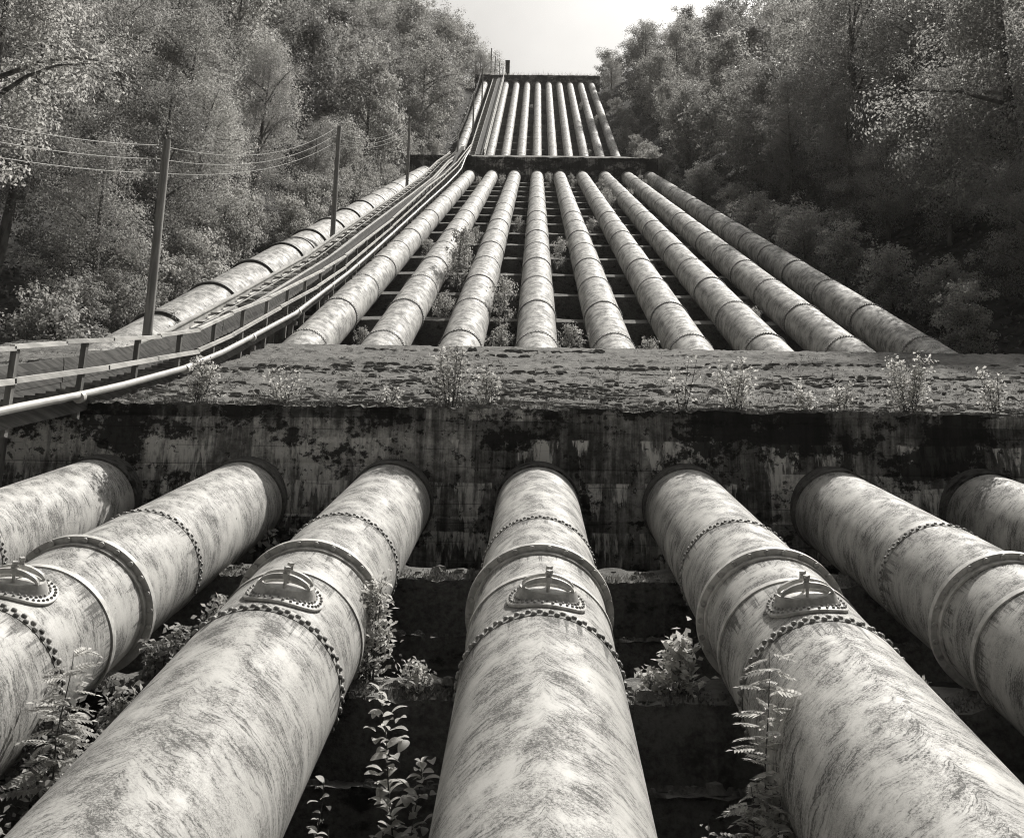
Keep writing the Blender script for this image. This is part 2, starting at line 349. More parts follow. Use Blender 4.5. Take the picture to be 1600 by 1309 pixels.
# ------------------------------------------------------------------ ground
def axis_samples(lo, hi, breaks):
    out = []; v = lo
    while v < hi:
        out.append(v); a = abs(v - breaks[0]) if v < breaks[0] else (v - breaks[1] if v > breaks[1] else 0)
        v += breaks[2] + a * 0.12
    out.append(hi); return out
gx = axis_samples(-420, 420, (-30, 30, 1.6)); gy = axis_samples(-240, 700, (-8, 260, 1.8))
V = [(x, y, hill(x, y)) for y in gy for x in gx]; nx = len(gx)
F = [(j * nx + i, j * nx + i + 1, (j + 1) * nx + i + 1, (j + 1) * nx + i) for j in range(len(gy) - 1) for i in range(nx - 1)]
me = bpy.data.meshes.new('ground'); me.from_pydata(V, [], F); me.materials.append(M['soil']); shade(me, 180)
tag(link('ground', me), kind='structure')

# ------------------------------------------------------------------ concrete anchor blocks
def grid_mesh(fn, nu, nv):
    V = [fn(i / nu, j / nv) for j in range(nv + 1) for i in range(nu + 1)]
    F = [(j * (nu + 1) + i, j * (nu + 1) + i + 1, (j + 1) * (nu + 1) + i + 1, (j + 1) * (nu + 1) + i) for j in range(nv) for i in range(nu)]
    return V, F
def N(x, y, z=0.0): return mnoise.noise((x, y, z))
def fbm(x, y, z=0.0): return mnoise.fractal((x, y, z), 0.8, 2.0, 4)

B1_Y, B1_Z = 19.35, 4.825; B1_YB, B1_ZB = 33.15, 10.32; B1_X0, B1_X1 = -16.6, 19.5
def lip(x): return 0.06 * fbm(x * 1.3, 2.0) + 0.045 * N(x * 6, 5.0) + 0.03 * N(x * 17, 1.0)
def b1_front(u, v):
    x = B1_X0 + (B1_X1 - B1_X0) * u; z = -1.6 + (B1_Z + 1.6) * v
    y = B1_Y + 0.035 * fbm(x * 0.8, z * 0.8, 1) + 0.02 * N(x * 4, z * 4, 3)
    # pour joints: recessed seams and slabs that stand a little proud of each other
    row = math.floor((z + 0.12 * N(x * 0.15, 9)) / 0.92); colu = math.floor((x + (row % 2) * 1.6) / 3.6)
    y += 0.035 * N(row * 3.7, colu * 5.3, 12)
    fz = ((z + 0.12 * N(x * 0.15, 9)) / 0.92) % 1.0; fx = ((x + (row % 2) * 1.6) / 3.6) % 1.0
    if fz < 0.05: y += 0.035
    if fx < 0.012: y += 0.03
    k = max(0.0, 1 - (B1_Z - z) / 0.55)
    y -= 0.10 * k * max(0, fbm(x * 1.1, z * 1.5, 7) + 0.15)      # mossy overhang under the lip
    if v == 1: z += lip(x)
    return (x, y, z)
def b1_top(u, v):
    x = B1_X0 + (B1_X1 - B1_X0) * u; v2 = v ** 1.35; y = B1_Y + (B1_YB - B1_Y) * v2
    z = B1_Z + (B1_ZB - B1_Z) * v2
    if v == 0: return (x, y + 0.035 * fbm(x * 0.8, B1_Z * 0.8, 1), z + lip(x))
    e = min(1, v * 8)
    tx = min(1, max(0, (-6.6 - x) / 0.9)); z -= 0.10 * tx * tx * (3 - 2 * tx) * min(1, (y - B1_Y) / 0.7) * min(1, (B1_YB - y) / 3)
    q = (y * 1.55 + 1.3 * fbm(x * 0.75, y * 0.9, 4) + 0.45 * N(x * 2.6, y * 2.6, 6))
    st = q - math.floor(q); amp = 0.07 * max(0.0, min(1, 0.35 + 2.4 * fbm(x * 0.85, y * 0.9, 11)))
    z += amp * (0.5 - st) * e + 0.05 * fbm(x * 3.0, y * 3.0, 2) * e + 0.03 * N(x * 9, y * 9, 1) * e + (1 - e) * lip(x)
    if v > 0.985: z = min(z, B1_Z + (B1_ZB - B1_Z) * v2 + 0.02)
    return (x, y, z)
blk = thing('anchor_block', 'long dark stained concrete block with mossy sloping top above the front pipes', 'concrete block', (0, B1_Y, 0))
def part_abs(name, me, parent):       # geometry written in world coordinates under a thing placed at its base
    o = link(name, me, parent); o.matrix_parent_inverse = parent_inv(parent); return o
def parent_inv(p): return Matrix.LocRotScale(p.location, p.rotation_euler, p.scale).inverted()
V, F = grid_mesh(b1_front, 560, 96)
me = bpy.data.meshes.new('wall_face'); me.from_pydata(V, [], F); me.materials.append(M['wall']); shade(me, 40); part_abs('wall_face', me, blk)
V, F = grid_mesh(b1_top, 520, 250)
me = bpy.data.meshes.new('mossy_top'); me.from_pydata(V, [], F); me.materials.append(M['moss_lit_top']); shade(me, 35); part_abs('mossy_top', me, blk)
b = MB(); b.prism_x([(B1_Y + 0.25, -1.6), (B1_Y + 0.25, B1_Z - 0.25), (B1_YB, B1_ZB - 0.25), (B1_YB, -1.6)], B1_X0 + 0.02, B1_X1 - 0.02)
part_abs('core', b.mesh('core', M['wall']), blk)
b = MB(); b.add([(B1_X0, B1_YB, B1_ZB), (B1_X1, B1_YB, B1_ZB), (B1_X1, B1_YB + 0.02, 4), (B1_X0, B1_YB + 0.02, 4)], [(0, 1, 2, 3)])
part_abs('back_face', b.mesh('back_face', M['wall']), blk)

def cross_block(name, label, x0, x1, yf, zt, yb, zb, zlow, xa=None, dz=0.0):
    t = thing(name, label, 'concrete block', (0, yf, zlow))
    def fr(u, v):
        x = x0 + (x1 - x0) * u; z = zlow + (zt - zlow) * v
        y = yf + 0.08 * fbm(x * 0.5, z * 0.5, 1)
        if (z % 1.15) < 0.12: y += 0.07
        if v == 1: z += 0.12 * fbm(x * 0.7, 1.0) + (dz if xa is not None and x < xa else 0)
        return (x, y, z)
    V, F = grid_mesh(fr, 160, 24)
    me = bpy.data.meshes.new('wall_face'); me.from_pydata(V, [], F); me.materials.append(M['wall']); shade(me, 40); part_abs('wall_face', me, t)
    b = MB(); b.prism_x([(yf + 0.2, zlow), (yf + 0.2, zt - 0.14), (yb, zb), (yb, zlow)], x0, x1); part_abs('core', b.mesh('core', M['moss_lit_top']), t)
    return t
cross_block('anchor_block', 'low dark concrete block across the pipes halfway up, below the top flight', -15.2, 14.5, 117.5, 60.28, 163.0, 83.9, 54.5, -7.7, 0.15)
cross_block('anchor_block', 'small dark concrete block at the top of the slope against the sky', -15.7, 15.6, 243.0, 147.2, 250.0, 148.4, 140.5)

# ------------------------------------------------------------------ cross walls (saddles) under the pipes
def saddle_mesh(k, x0, x1, drop, tiers, depth):
    a, bb = SEC[k]; b = MB(); 
    zt = -drop; prof = [(0.0, zt), (depth, zt + depth * SEC[k][1] * 1.05)]
    prof += [(depth, zt - 2.6)]
    y, z = -sum(t[1] for t in tiers), zt - sum(t[0] for t in tiers)
    prof += [(y, zt - 2.6), (y, z)]
    for (h, d) in reversed(tiers):
        prof += [(y, z + 0.0)] if False else []
        z += h; 
        prof += [(y, z)] if d == 0 else [(y, z), (y + d, z)] ; y += d
    # remove duplicates
    out = []
    for p in prof:
        if not out or abs(out[-1][0] - p[0]) + abs(out[-1][1] - p[1]) > 1e-5: out.append(p)
    if abs(out[0][0] - out[-1][0]) + abs(out[0][1] - out[-1][1]) < 1e-5: out.pop()
    # extrude with many slices so the edges can be ragged
    n = int((x1 - x0) / (0.35 if k > 1 else 0.12)); m_ = len(out); V = []
    for i in range(n + 1):
        x = x0 + (x1 - x0) * i / n
        for j, (yy, zz) in enumerate(out):
            r_ = 1.0 if k > 1 else 2.0; V.append((x, yy + r_ * (0.05 * N(x * 1.4, j * 3.1, k) + 0.04 * N(x * 4.7, j * 3.1, k)), zz + r_ * (0.035 * N(x * 1.9, j * 2.3, k + 9) + 0.025 * N(x * 5.3, j * 2.3, k))))
    F = []
    for i in range(n):
        for j in range(m_):
            j2 = (j + 1) % m_; F.append((i * m_ + j, (i + 1) * m_ + j, (i + 1) * m_ + j2, i * m_ + j2))
    F.append(tuple(range(m_))); F.append(tuple(range((n + 1) * m_ - 1, n * m_ - 1, -1)))
    b.add(V, F)
    me = b.mesh('concrete_saddle', M['saddle'], 30); me.materials.append(M['moss_lit_top'])
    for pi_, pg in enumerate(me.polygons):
        if abs(pg.normal.z) > 0.6 and pg.center.z > zt - 0.12: pg.material_index = 1  # upward faces get the paler tone: sunlit edge painted into the colour
    return me
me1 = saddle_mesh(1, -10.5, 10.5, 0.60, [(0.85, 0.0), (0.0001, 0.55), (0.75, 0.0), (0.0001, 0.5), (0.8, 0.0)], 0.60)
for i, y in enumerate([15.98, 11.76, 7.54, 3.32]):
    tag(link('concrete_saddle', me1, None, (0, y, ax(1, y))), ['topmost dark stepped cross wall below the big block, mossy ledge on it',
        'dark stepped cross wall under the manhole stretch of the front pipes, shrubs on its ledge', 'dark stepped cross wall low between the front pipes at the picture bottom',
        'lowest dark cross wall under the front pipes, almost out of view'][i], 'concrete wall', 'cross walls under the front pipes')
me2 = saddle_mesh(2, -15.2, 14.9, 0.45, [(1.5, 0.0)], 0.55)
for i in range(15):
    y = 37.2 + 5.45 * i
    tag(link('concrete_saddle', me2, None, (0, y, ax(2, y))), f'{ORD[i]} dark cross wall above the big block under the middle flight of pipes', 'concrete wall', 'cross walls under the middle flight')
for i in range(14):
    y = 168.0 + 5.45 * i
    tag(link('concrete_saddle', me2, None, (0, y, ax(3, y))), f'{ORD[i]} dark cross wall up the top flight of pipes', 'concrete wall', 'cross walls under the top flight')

# ------------------------------------------------------------------ pipes
SEG = 72
def rivet_mesh(r, h, name='rivet'):
    b = MB(); V = []; prof = [(0.0, r), (h * 0.55, r * 0.92), (h * 0.9, r * 0.55)]
    for z, q in prof:
        for i in range(8): t = 2 * math.pi * i / 8; V.append((q * math.cos(t), q * math.sin(t), z))
    V.append((0, 0, h)); F = []
    for j in range(2):
        for i in range(8): i2 = (i + 1) % 8; F.append((j * 8 + i, j * 8 + i2, j * 8 + 8 + i2, j * 8 + 8 + i))
    for i in range(8): F.append((16 + i, 16 + (i + 1) % 8, 24))
    b.add(V, F); return b.mesh(name, M['rivet'], 60)
RIV_L = rivet_mesh(0.030, 0.030); RIV_S = rivet_mesh(0.024, 0.024)
def square_nut(w, h, me_name='nut'):
    b = MB(); b.box((-w, -w, 0), (w, w, h)); return b.mesh(me_name, M['bolt'])
NUT = square_nut(0.024, 0.032)
b = MB()
for k in range(1): b.tube([(0, 0, 0), (0, -0.032, 0)], 0.033, 12)
BOLT = b.mesh('bolt', M['bolt'], 40)
RL, RU = 0.775, 0.745            # lower (wider) and upper pipe radius on either side of the expansion joint

def local_y(k, y, y0): return (y - y0) * sl(k)
# meshes shared by the front pipes, in local pipe coordinates (local y = distance from the base at world y = Y0N)
Y0N = -7.0
def ly(y): return (y - Y0N) * sl(1)
NEAR = {}
def near_mesh(name, prof, m, seg=SEG, smooth=35):
    b = MB(); b.ring_y(prof, seg); NEAR[name] = b.mesh(name.split('#')[0], m, smooth); return NEAR[name]
SLU = 0.348                      # the stretch above the expansion joint is a little flatter
yRU, yFL, ySE, yRL, yW = ly(14.55), ly(12.62), ly(11.68), ly(10.45), ly(12.62) + (B1_Y + 0.35 - 12.62) * math.hypot(1, SLU)
BENDM = Matrix.Translation((0, ly(12.62), 0)) @ Matrix.Rotation(math.atan(SLU) - math.atan(SEC[1][1]), 4, 'X') @ Matrix.Translation((0, -ly(12.62), 0))
near_mesh('pipe_shell#a', [(yRU, RU), (yW, RU)], M['pipe_near'])
near_mesh('pipe_shell#b', [(yFL, RU + 0.012), (yRU + 0.10, RU + 0.012), (yRU + 0.10, RU)], M['pipe_near'])
near_mesh('pipe_shell#c', [(ySE, RL - 0.012), (yFL, RL - 0.012)], M['pipe_near'])
near_mesh('pipe_shell#d', [(yRL, RL), (ySE, RL)], M['pipe_near'])
near_mesh('pipe_shell#e', [(ly(3.5), RL + 0.012), (yRL + 0.10, RL + 0.012), (yRL + 0.10, RL)], M['pipe_near'])
near_mesh('pipe_shell#f', [(ly(-6.5), RL + 0.012), (ly(3.5), RL + 0.012)], M['pipe_near'])
near_mesh('weld_seam', [(ly(3.5) - 0.02, RL + 0.012), (ly(3.5) - 0.008, RL + 0.018), (ly(3.5) + 0.008, RL + 0.018), (ly(3.5) + 0.02, RL + 0.012)], M['pipe_near'])
near_mesh('seam_ring', [(ySE - 0.05, RL - 0.01), (ySE - 0.045, RL + 0.016), (ySE + 0.045, RL + 0.016), (ySE + 0.05, RL - 0.01)], M['flange'])
near_mesh('flange_ring', [(yFL - 0.02, RL - 0.02), (yFL - 0.02, RL + 0.085), (yFL + 0.07, RL + 0.085), (yFL + 0.07, RU + 0.04), (yFL + 0.16, RU + 0.035), (yFL + 0.16, RU)], M['flange'])
near_mesh('gland_ring', [(yFL - 0.11, RL - 0.02), (yFL - 0.11, RL + 0.012), (yFL - 0.021, RL + 0.012)], M['flange'])
near_mesh('wall_collar', [(yW - 0.62, RU - 0.01), (yW - 0.61, RU + 0.035), (yW + 0.4, RU + 0.04)], M['saddle'])  # dark tone paints the shadow ring where the pipe meets the wall

# manhole, in coordinates of the pipe (angle phi from the crest, along y)
def manhole_meshes():
    rp = RL + 0.004
    def surf(e, a, h):      # e across (arc length), a along, height h
        ph = e / rp; return ((rp + h) * math.sin(ph), a, (rp + h) * math.cos(ph))
    out = {}
    # oval base plate, wrapped on the pipe
    n = 40; b = MB(); V = []; A, B = 0.40, 0.36
    loops = [(1.0, 0.0), (1.0, 0.026), (0.97, 0.032), (0.55, 0.032)]
    for s_, h in loops:
        for i in range(n):
            t = 2 * math.pi * i / n; c, s2 = math.cos(t), math.sin(t)
            V.append(surf(A * s_ * abs(c) ** 0.85 * (1 if c > 0 else -1), B * s_ * abs(s2) ** 0.85 * (1 if s2 > 0 else -1), h))
    F = [(j * n + i, j * n + (i + 1) % n, (j + 1) * n + (i + 1) % n, (j + 1) * n + i) for j in range(3) for i in range(n)]
    b.add(V, F); out['base_plate'] = b.mesh('base_plate', M['castiron'], 40)
    # oval collar, level on top
    b = MB(); V = []; top = rp + 0.088
    prof = [(1.12, None, 0.03), (1.03, None, 0.06), (1.0, top - 0.02, 0), (0.97, top, 0), (0.80, top, 0), (0.77, top - 0.02, 0), (0.76, rp + 0.005, 0)]
    for s_, z, h in prof:
        for i in range(n):
            t = 2 * math.pi * i / n; e, a = 0.285 * s_ * math.cos(t), 0.215 * s_ * math.sin(t)
            V.append(surf(e, a, h) if z is None else (e, a, z))
    F = [(j * n + i, j * n + (i + 1) % n, (j + 1) * n + (i + 1) % n, (j + 1) * n + i) for j in range(len(prof) - 1) for i in range(n)]
    b.add(V, F); out['collar'] = b.mesh('collar', M['castiron'], 45)
    # dished cover inside the collar
    b = MB(); V = []
    for s_, z in ((0.76, 0.045), (0.6, 0.06), (0.3, 0.075), (0.02, 0.08)):
        for i in range(n):
            t = 2 * math.pi * i / n; V.append((0.285 * s_ * math.cos(t), 0.215 * s_ * math.sin(t), rp + z))
    F = [(j * n + i, j * n + (i + 1) % n, (j + 1) * n + (i + 1) % n, (j + 1) * n + i) for j in range(3) for i in range(n)]
    b.add(V, F); out['cover'] = b.mesh('cover', M['castiron'], 45)
    # yoke: arched bar across the opening
    b = MB(); k = 14; V = []; w = 0.038
    for i in range(k + 1):
        t = i / k; x = -0.255 + 0.51 * t; arch = math.sin(math.pi * t) ** 0.6
        lo = top - 0.02 + 0.092 * arch; hi = top + 0.018 + 0.108 * arch
        V += [(x, -w / 2, lo), (x, w / 2, lo), (x, w / 2, hi), (x, -w / 2, hi)]
    F = [(0, 3, 2, 1), (4 * k, 4 * k + 1, 4 * k + 2, 4 * k + 3)]
    for i in range(k):
        for j in range(4): j2 = (j + 1) % 4; F.append((4 * i + j, 4 * i + j2, 4 * i + 4 + j2, 4 * i + 4 + j))
    b.add(V, F); out['yoke'] = b.mesh('yoke', M['castiron'], 40)
    b = MB(); b.tube([(0, 0, rp + 0.06), (0, 0, top + 0.185)], 0.017, 10); b.tube([(0, 0, top + 0.075), (0, 0, top + 0.132)], 0.036, 10)
    out['stud'] = b.mesh('stud', M['castiron'], 40)
    # plate rivets, two staggered rows, joined
    b = MB()
    for row, cnt in ((0.90, 34), (0.76, 30)):
        for i in range(cnt):
            t = 2 * math.pi * (i + (0.5 if row < 0.8 else 0)) / cnt; c, s2 = math.cos(t), math.sin(t)
            e, a = A * row * abs(c) ** 0.85 * (1 if c > 0 else -1), B * row * abs(s2) ** 0.85 * (1 if s2 > 0 else -1)
            p = Vector(surf(e, a, 0.030)); nn = Vector((math.sin(e / rp), 0, math.cos(e / rp))); t1 = nn.orthogonal().normalized(); t2 = nn.cross(t1)
            V = [p + (t1 * math.cos(q * math.pi / 3) + t2 * math.sin(q * math.pi / 3)) * 0.019 for q in range(6)]
            V += [p + nn * 0.016 + (t1 * math.cos(q * math.pi / 3) + t2 * math.sin(q * math.pi / 3)) * 0.012 for q in range(6)] + [p + nn * 0.021]
            b.add(V, [(q, (q + 1) % 6, 6 + (q + 1) % 6, 6 + q) for q in range(6)] + [(6 + q, 6 + (q + 1) % 6, 12) for q in range(6)])
    out['plate_rivets'] = b.mesh('plate_rivets', M['rivet'], 60)
    return out, top
MH, MH_TOP = manhole_meshes()

def near_pipe(idx, label, manhole, x_shift=0.0):
    x = X0 + idx * SP; k = 1
    t = thing('penstock_pipe', label, 'pipe', (x, Y0N, ax(1, Y0N)), (math.atan(SEC[1][1]), 0, 0), 'front row of pipes')
    for nme in ('pipe_shell#a', 'pipe_shell#b', 'pipe_shell#c', 'pipe_shell#d', 'pipe_shell#e', 'pipe_shell#f', 'weld_seam', 'seam_ring', 'wall_collar'):
        o = link(nme.split('#')[0], NEAR[nme], t)
        if nme in ('pipe_shell#a', 'pipe_shell#b', 'wall_collar'): o.matrix_local = BENDM
    for (yy, rr, me, cnt, step) in ((yRL, RL + 0.012, RIV_L, 46, 0.105), (yRU, RU + 0.012, RIV_S, 46, 0.10)):
        b = MB(); b.ring_y([(yy - 0.055, rr - 0.002), (yy - 0.055, rr + 0.006), (yy + 0.103, rr + 0.006), (yy + 0.103, rr - 0.014)], SEG)
        key = f'band{round(yy, 2)}'
        if key not in NEAR: NEAR[key] = b.mesh('rivet_band', M['pipe_near'], 35)
        band = link('rivet_band', NEAR[key], t)
        if yy == yRU: band.matrix_local = BENDM
        ph0 = rng.random()
        for row in range(2):
            for i in range(cnt):
                a = 2 * math.pi * (i + 0.5 * row + ph0) / cnt
                a = (a + math.pi) % (2 * math.pi) - math.pi
                if abs(a) > R(122): continue
                q = rr + 0.004
                link('rivet', me, band, (q * math.sin(a), yy - 0.022 + 0.062 * row, q * math.cos(a)), (0, a, rng.uniform(0, 1)))
    fl = link('flange_ring', NEAR['flange_ring'], t); link('gland_ring', NEAR['gland_ring'], fl)
    ph0 = rng.random() * 0.5
    for i in range(26):
        a = 2 * math.pi * (i + 0.5) / 26 - math.pi
        if abs(a) > R(128): continue
        q = RL + 0.046; link('bolt', BOLT, fl, (q * math.sin(a), yFL - 0.018, q * math.cos(a)), (0, a, 0))
    if manhole:
        yc = ly(11.0); pa = {0: 0.07, -1: 0.17, 1: -0.10, -2: 0.15, 2: -0.15}.get(idx, 0.05)
        c = link('manhole', MH['collar'], t, (0, yc, 0), (0, pa, 0))
        for nm in ('base_plate', 'cover', 'plate_rivets'):
            o = link(nm, MH[nm], c)
            if nm == 'plate_rivets': o['kind'] = 'stuff'
        for s_ in (-1, 1):
            link('yoke', MH['yoke'], c, (0, 0.075 * s_, 0)); link('stud', MH['stud'], c, (0, 0.075 * s_, 0))
            link('nut', NUT, c, (0, 0.075 * s_, MH_TOP + 0.128), (0, 0, 0.4 * s_)); link('nut', NUT, c, (0, 0.075 * s_, MH_TOP + 0.165), (0, 0, 0.9 * s_))
    return t
near_pipe(0, 'wide pale front pipe running straight down the middle, manhole on its crest', True)
near_pipe(-1, 'front pipe slanting to the bottom left corner, whole manhole on its crest', True)
near_pipe(1, 'front pipe slanting to the bottom right corner, manhole on its crest', True)
near_pipe(-2, 'second front pipe left of the middle one, manhole cut by the picture edge', True)
near_pipe(2, 'second front pipe right of the middle one, leaving at the right edge', True)
near_pipe(-3, 'leftmost pipe coming out of the big block, only its wall end in view', True)
near_pipe(3, 'rightmost pipe from the big block, only its shaded wall end in view', True)

# upper flights
RB = {2: 1.13, 3: 0.85}
def ring_meshes(k, r, y_step):
    L = y_step * sl(k); d = {}
    b = MB(); b.ring_y([(0.0, r), (L, r)], 56); d['seg'] = b.mesh('pipe_shell', M['pipe_far'], 40)
    b = MB(); b.ring_y([(0.0, r + 0.014), (L + 0.05, r + 0.014), (L + 0.05, r)], 56); d['seg2'] = b.mesh('pipe_shell', M['pipe_far'], 40)
    b = MB(); b.ring_y([(-0.055, r), (-0.05, r + 0.028), (0.05, r + 0.028), (0.055, r)], 56); d['ring'] = b.mesh('joint_ring', M['ring'], 35)
    b = MB(); b.ring_y([(-0.17, r), (-0.165, r + 0.10), (0.165, r + 0.10), (0.17, r)], 64); d['band'] = b.mesh('flange_band', M['band'], 35)
    q = RB[k]
    b = MB(); b.ring_y([(0.0, q), (L, q)], 64); d['bseg'] = b.mesh('pipe_shell', M['pipe_far'], 40)
    b = MB(); b.ring_y([(0.0, q + 0.014), (L + 0.05, q + 0.014), (L + 0.05, q)], 64); d['bseg2'] = b.mesh('pipe_shell', M['pipe_far'], 40)
    b = MB(); b.ring_y([(-0.13, q), (-0.125, q + 0.11), (0.125, q + 0.11), (0.13, q)], 64); d['band'] = b.mesh('flange_band', M['band'], 35)
    b = MB(); b.ring_y([(-0.06, q), (-0.055, q + 0.05), (0.055, q + 0.05), (0.06, q)], 64); d['thin'] = b.mesh('flange_band', M['band'], 35)
    b = MB()
    for i in range(52):
        a = 2 * math.pi * i / 52; q = r + 0.026
        for yy in (-0.045, 0.045):
            aa = a + (0.06 if yy > 0 else 0); c, s_ = math.cos(aa), math.sin(aa); w, h = 0.028, 0.032
            P = [(q * s_ + c * dx, yy + dy, q * c - s_ * dx) for dx, dy in ((-w, -w), (w, -w), (w, w), (-w, w))]
            b.add(P + [((q + h) * s_, yy, (q + h) * c)], [(0, 1, 4), (1, 2, 4), (2, 3, 4), (3, 0, 4)])
    d['riv'] = b.mesh('ring_rivets', M['rivet'], 60)
    return d
STEP = 5.45
RM = {2: ring_meshes(2, RAD[2], STEP), 3: ring_meshes(3, RAD[3], STEP)}
def upper_pipe(k, idx, label, group, y0, y1, first_ring, banded=False):
    x = X0 + idx * SP; d = RM[k]; s_ = sl(k)
    t = thing('penstock_pipe', label, 'pipe', (x, y0, ax(k, y0)), (math.atan(SEC[k][1]), 0, 0), group)
    stp = 5.62 if banded else STEP
    jit = 0 if banded else rng.uniform(-0.25, 0.25)
    y = first_ring + jit; i = 0
    while y - stp > y0 - 0.5: y -= stp
    ys = []
    yy = y - stp
    while yy < y1: ys.append(yy); yy += stp
    for j, yy in enumerate(ys):
        o = link('pipe_shell', d[('b' if banded else '') + ('seg' if j % 2 else 'seg2')], t, (0, (yy - y0) * s_, 0), (0, 0, 0))
        if banded: o.scale = (1, (stp + 0.02) / STEP, 1)
        if yy > y0 - 0.2:
            if banded: link('flange_band', d['band' if (k == 2 and yy < 80) else 'thin'], t, (0, (yy - y0) * s_, 0))
            else:
                rg = link('joint_ring', d['ring'], t, (0, (yy - y0) * s_, 0))
                if k == 2 and yy < 75: rv = link('ring_rivets', d['riv'], rg); rv['kind'] = 'stuff'
    if banded and k == 2:
        o = link('flange_band', d['thin'], t, (0, (55.8 - y0) * s_, 0), (0.10, 0, 0.16))      # a slanting extra band, as on the real pipe
    re_ = RB[k] if banded else RAD[k]
    # end collar where it enters the next block
    b = MB(); b.ring_y([(0, re_), (0.02, re_ + 0.05), (0.35, re_ + 0.05), (0.36, re_)], 56)
    link('end_collar', b.mesh('end_collar', M['ring'], 35), t, (0, (y1 - 1.6 - y0) * s_, 0))
    return t
mid = {-5: 'lone pipe left of the cable railway, ringed with thick dark bands',
       -3: 'pipe of the middle slope directly right of the stairway', -2: 'second pipe right of the stairway, stained dark where bushes lean on it',
       -1: 'third pipe right of the stairway on the middle slope', 0: 'upright middle pipe of the middle slope, in line with the front middle pipe',
       1: 'middle-slope pipe next right of the upright middle one', 2: 'middle-slope pipe second right of the upright middle one',
       3: 'third pipe from the right edge of the middle flight', 4: 'second pipe from the right edge of the middle flight',
       5: 'rightmost pipe of the middle slope, greyest, along the dark wood'}
topl = {-5: 'lone pipe left of the cable track on the top slope', -3: 'pipe of the top slope directly right of the cable track and stair',
        -2: 'second pipe right of the track on the top slope', -1: 'third pipe right of the track on the top slope', 0: 'fourth pipe right of the track on the top slope',
        1: 'fifth pipe right of the track on the top slope', 2: 'fourth pipe from the right edge of the top slope', 3: 'third pipe from the right edge of the top slope',
        4: 'second pipe from the right edge of the top slope', 5: 'rightmost pipe of the top slope, below the right-hand treeline'}
for i, l in mid.items(): upper_pipe(2, i, l, 'middle flight of pipes', 31.0, 118.3, 36.3 if i == -5 else 35.9, i == -5)
for i, l in topl.items(): upper_pipe(3, i, l, 'top flight of pipes', 161.0, 243.6, 166.0, i == -5)

# ------------------------------------------------------------------ stairway, cable track, conduit
def interp(tab, y):
    for (a, za), (b_, zb) in zip(tab, tab[1:]):
        if y <= b_ or (b_, zb) == tab[-1]: return za + (zb - za) * (y - a) / (b_ - a)
def sc(tab, f): return [(y * f, z * f) for y, z in tab]
STAIR = sc([(10, 1.35), (18.4, 4.45), (20.8, 5.30), (22.9, 6.08), (26.8, 7.60), (30, 9.02), (33, 10.46), (38.7, 13.22), (43.9, 16.06), (49.2, 18.95), (55.3, 22.4),
         (83, 38.35), (100, 48.1), (114, 56.3), (119.6, 59.7), (126, 64.4), (133, 69.0), (139, 72.2)], 0.902)
def zs(y): return interp(STAIR, y)
TRACK = sc([(12, 2.6), (20, 5.30), (23, 6.40), (25, 7.15), (27.2, 7.95), (28.3, 8.47), (32.1, 10.3), (38.8, 13.9), (51, 20.55), (59.2, 25.35), (83, 39.1), (100, 49.0), (116, 58.9), (128, 65.9), (133, 69.0)], 0.914)
def zt(y): return interp(TRACK, y)
def poly(tab, x, y0, y1, dz=0.0):
    ys = [y0] + [p[0] for p in tab if y0 < p[0] < y1] + [y1]
    return [(x, y, interp(tab, y) + dz) for y in ys]
XL, XR = -10.62, -9.46
def ibeam(b, tab, x, y0, y1, dz=0.0, s=1.0):
    b.strip(poly(tab, x, y0, y1, dz), 0.15 * s, 0.045 * s); b.strip(poly(tab, x, y0, y1, dz - 0.16 * s), 0.05 * s, 0.27 * s); b.strip(poly(tab, x, y0, y1, dz - 0.315 * s), 0.17 * s, 0.035 * s)
trk = thing('cable_railway_track', 'pale steel cable railway track with cross braces climbing beside the middle slope stairway', 'track', (-10.04, 12, zt(12) - 0.6))
for x in (XL, XR):
    b = MB(); ibeam(b, TRACK, x, 12, 121); part_abs('rail', b.mesh('rail', M['rail']), trk)
y = 13.0; i = 0
TIE = MB(); TIE.box((XL + 0.10, -0.045, -0.16), (XR - 0.10, 0.045, -0.11)); tie_me = TIE.mesh('tie', M['tie'])
while y < 120:
    o = link('tie', tie_me, trk, (10.04, y - 12, zt(y) - trk.location.z)); y += 1.55; i += 1
y = 33.0; i = 0
while y < 117:
    b = MB(); b.bar((XL + 0.08, y, zt(y) - 0.17), (XR - 0.08, y + 1.5, zt(y + 1.5) - 0.17), 0.05, 0.05); part_abs('brace', b.mesh('brace', M['tie']), trk)
    if i % 2 == 0:
        b = MB(); b.tube([(XL + 0.1, y + 0.8, zt(y + 0.8) - 0.3), (XL + 0.45, y + 0.8, zt(y + 0.8) - 0.36), (XL + 0.62, y + 0.8, zt(y + 0.8) - 0.75)], 0.035, 6)
        part_abs('cable_guide', b.mesh('cable_guide', M['rail'], 40), trk)
    y += 1.55 if y < 90 else 3.1; i += 1
y = 14.0
while y < 117:
    b = MB()
    for x in (XL, XR): b.bar((x, y, zt(y) - 0.34), (x, y, min(zt(y) - 0.4, hill(x, y) - 0.3)), 0.16, 0.16, (0, 1, 0))
    b.bar((XL, y, zt(y) - 0.42), (XR, y, zt(y) - 0.42), 0.12, 0.16)
    part_abs('trestle', b.mesh('trestle', M['post']), trk); y += 4.6
# haul rope on rollers between the rails
b = MB(); b.tube([(-10.04, yy, interp(TRACK, yy) - 0.05) for yy in [12, 16] + [p[0] for p in TRACK[1:]]], 0.02, 5); part_abs('haul_rope', b.mesh('haul_rope', M['wire'], 60), trk)

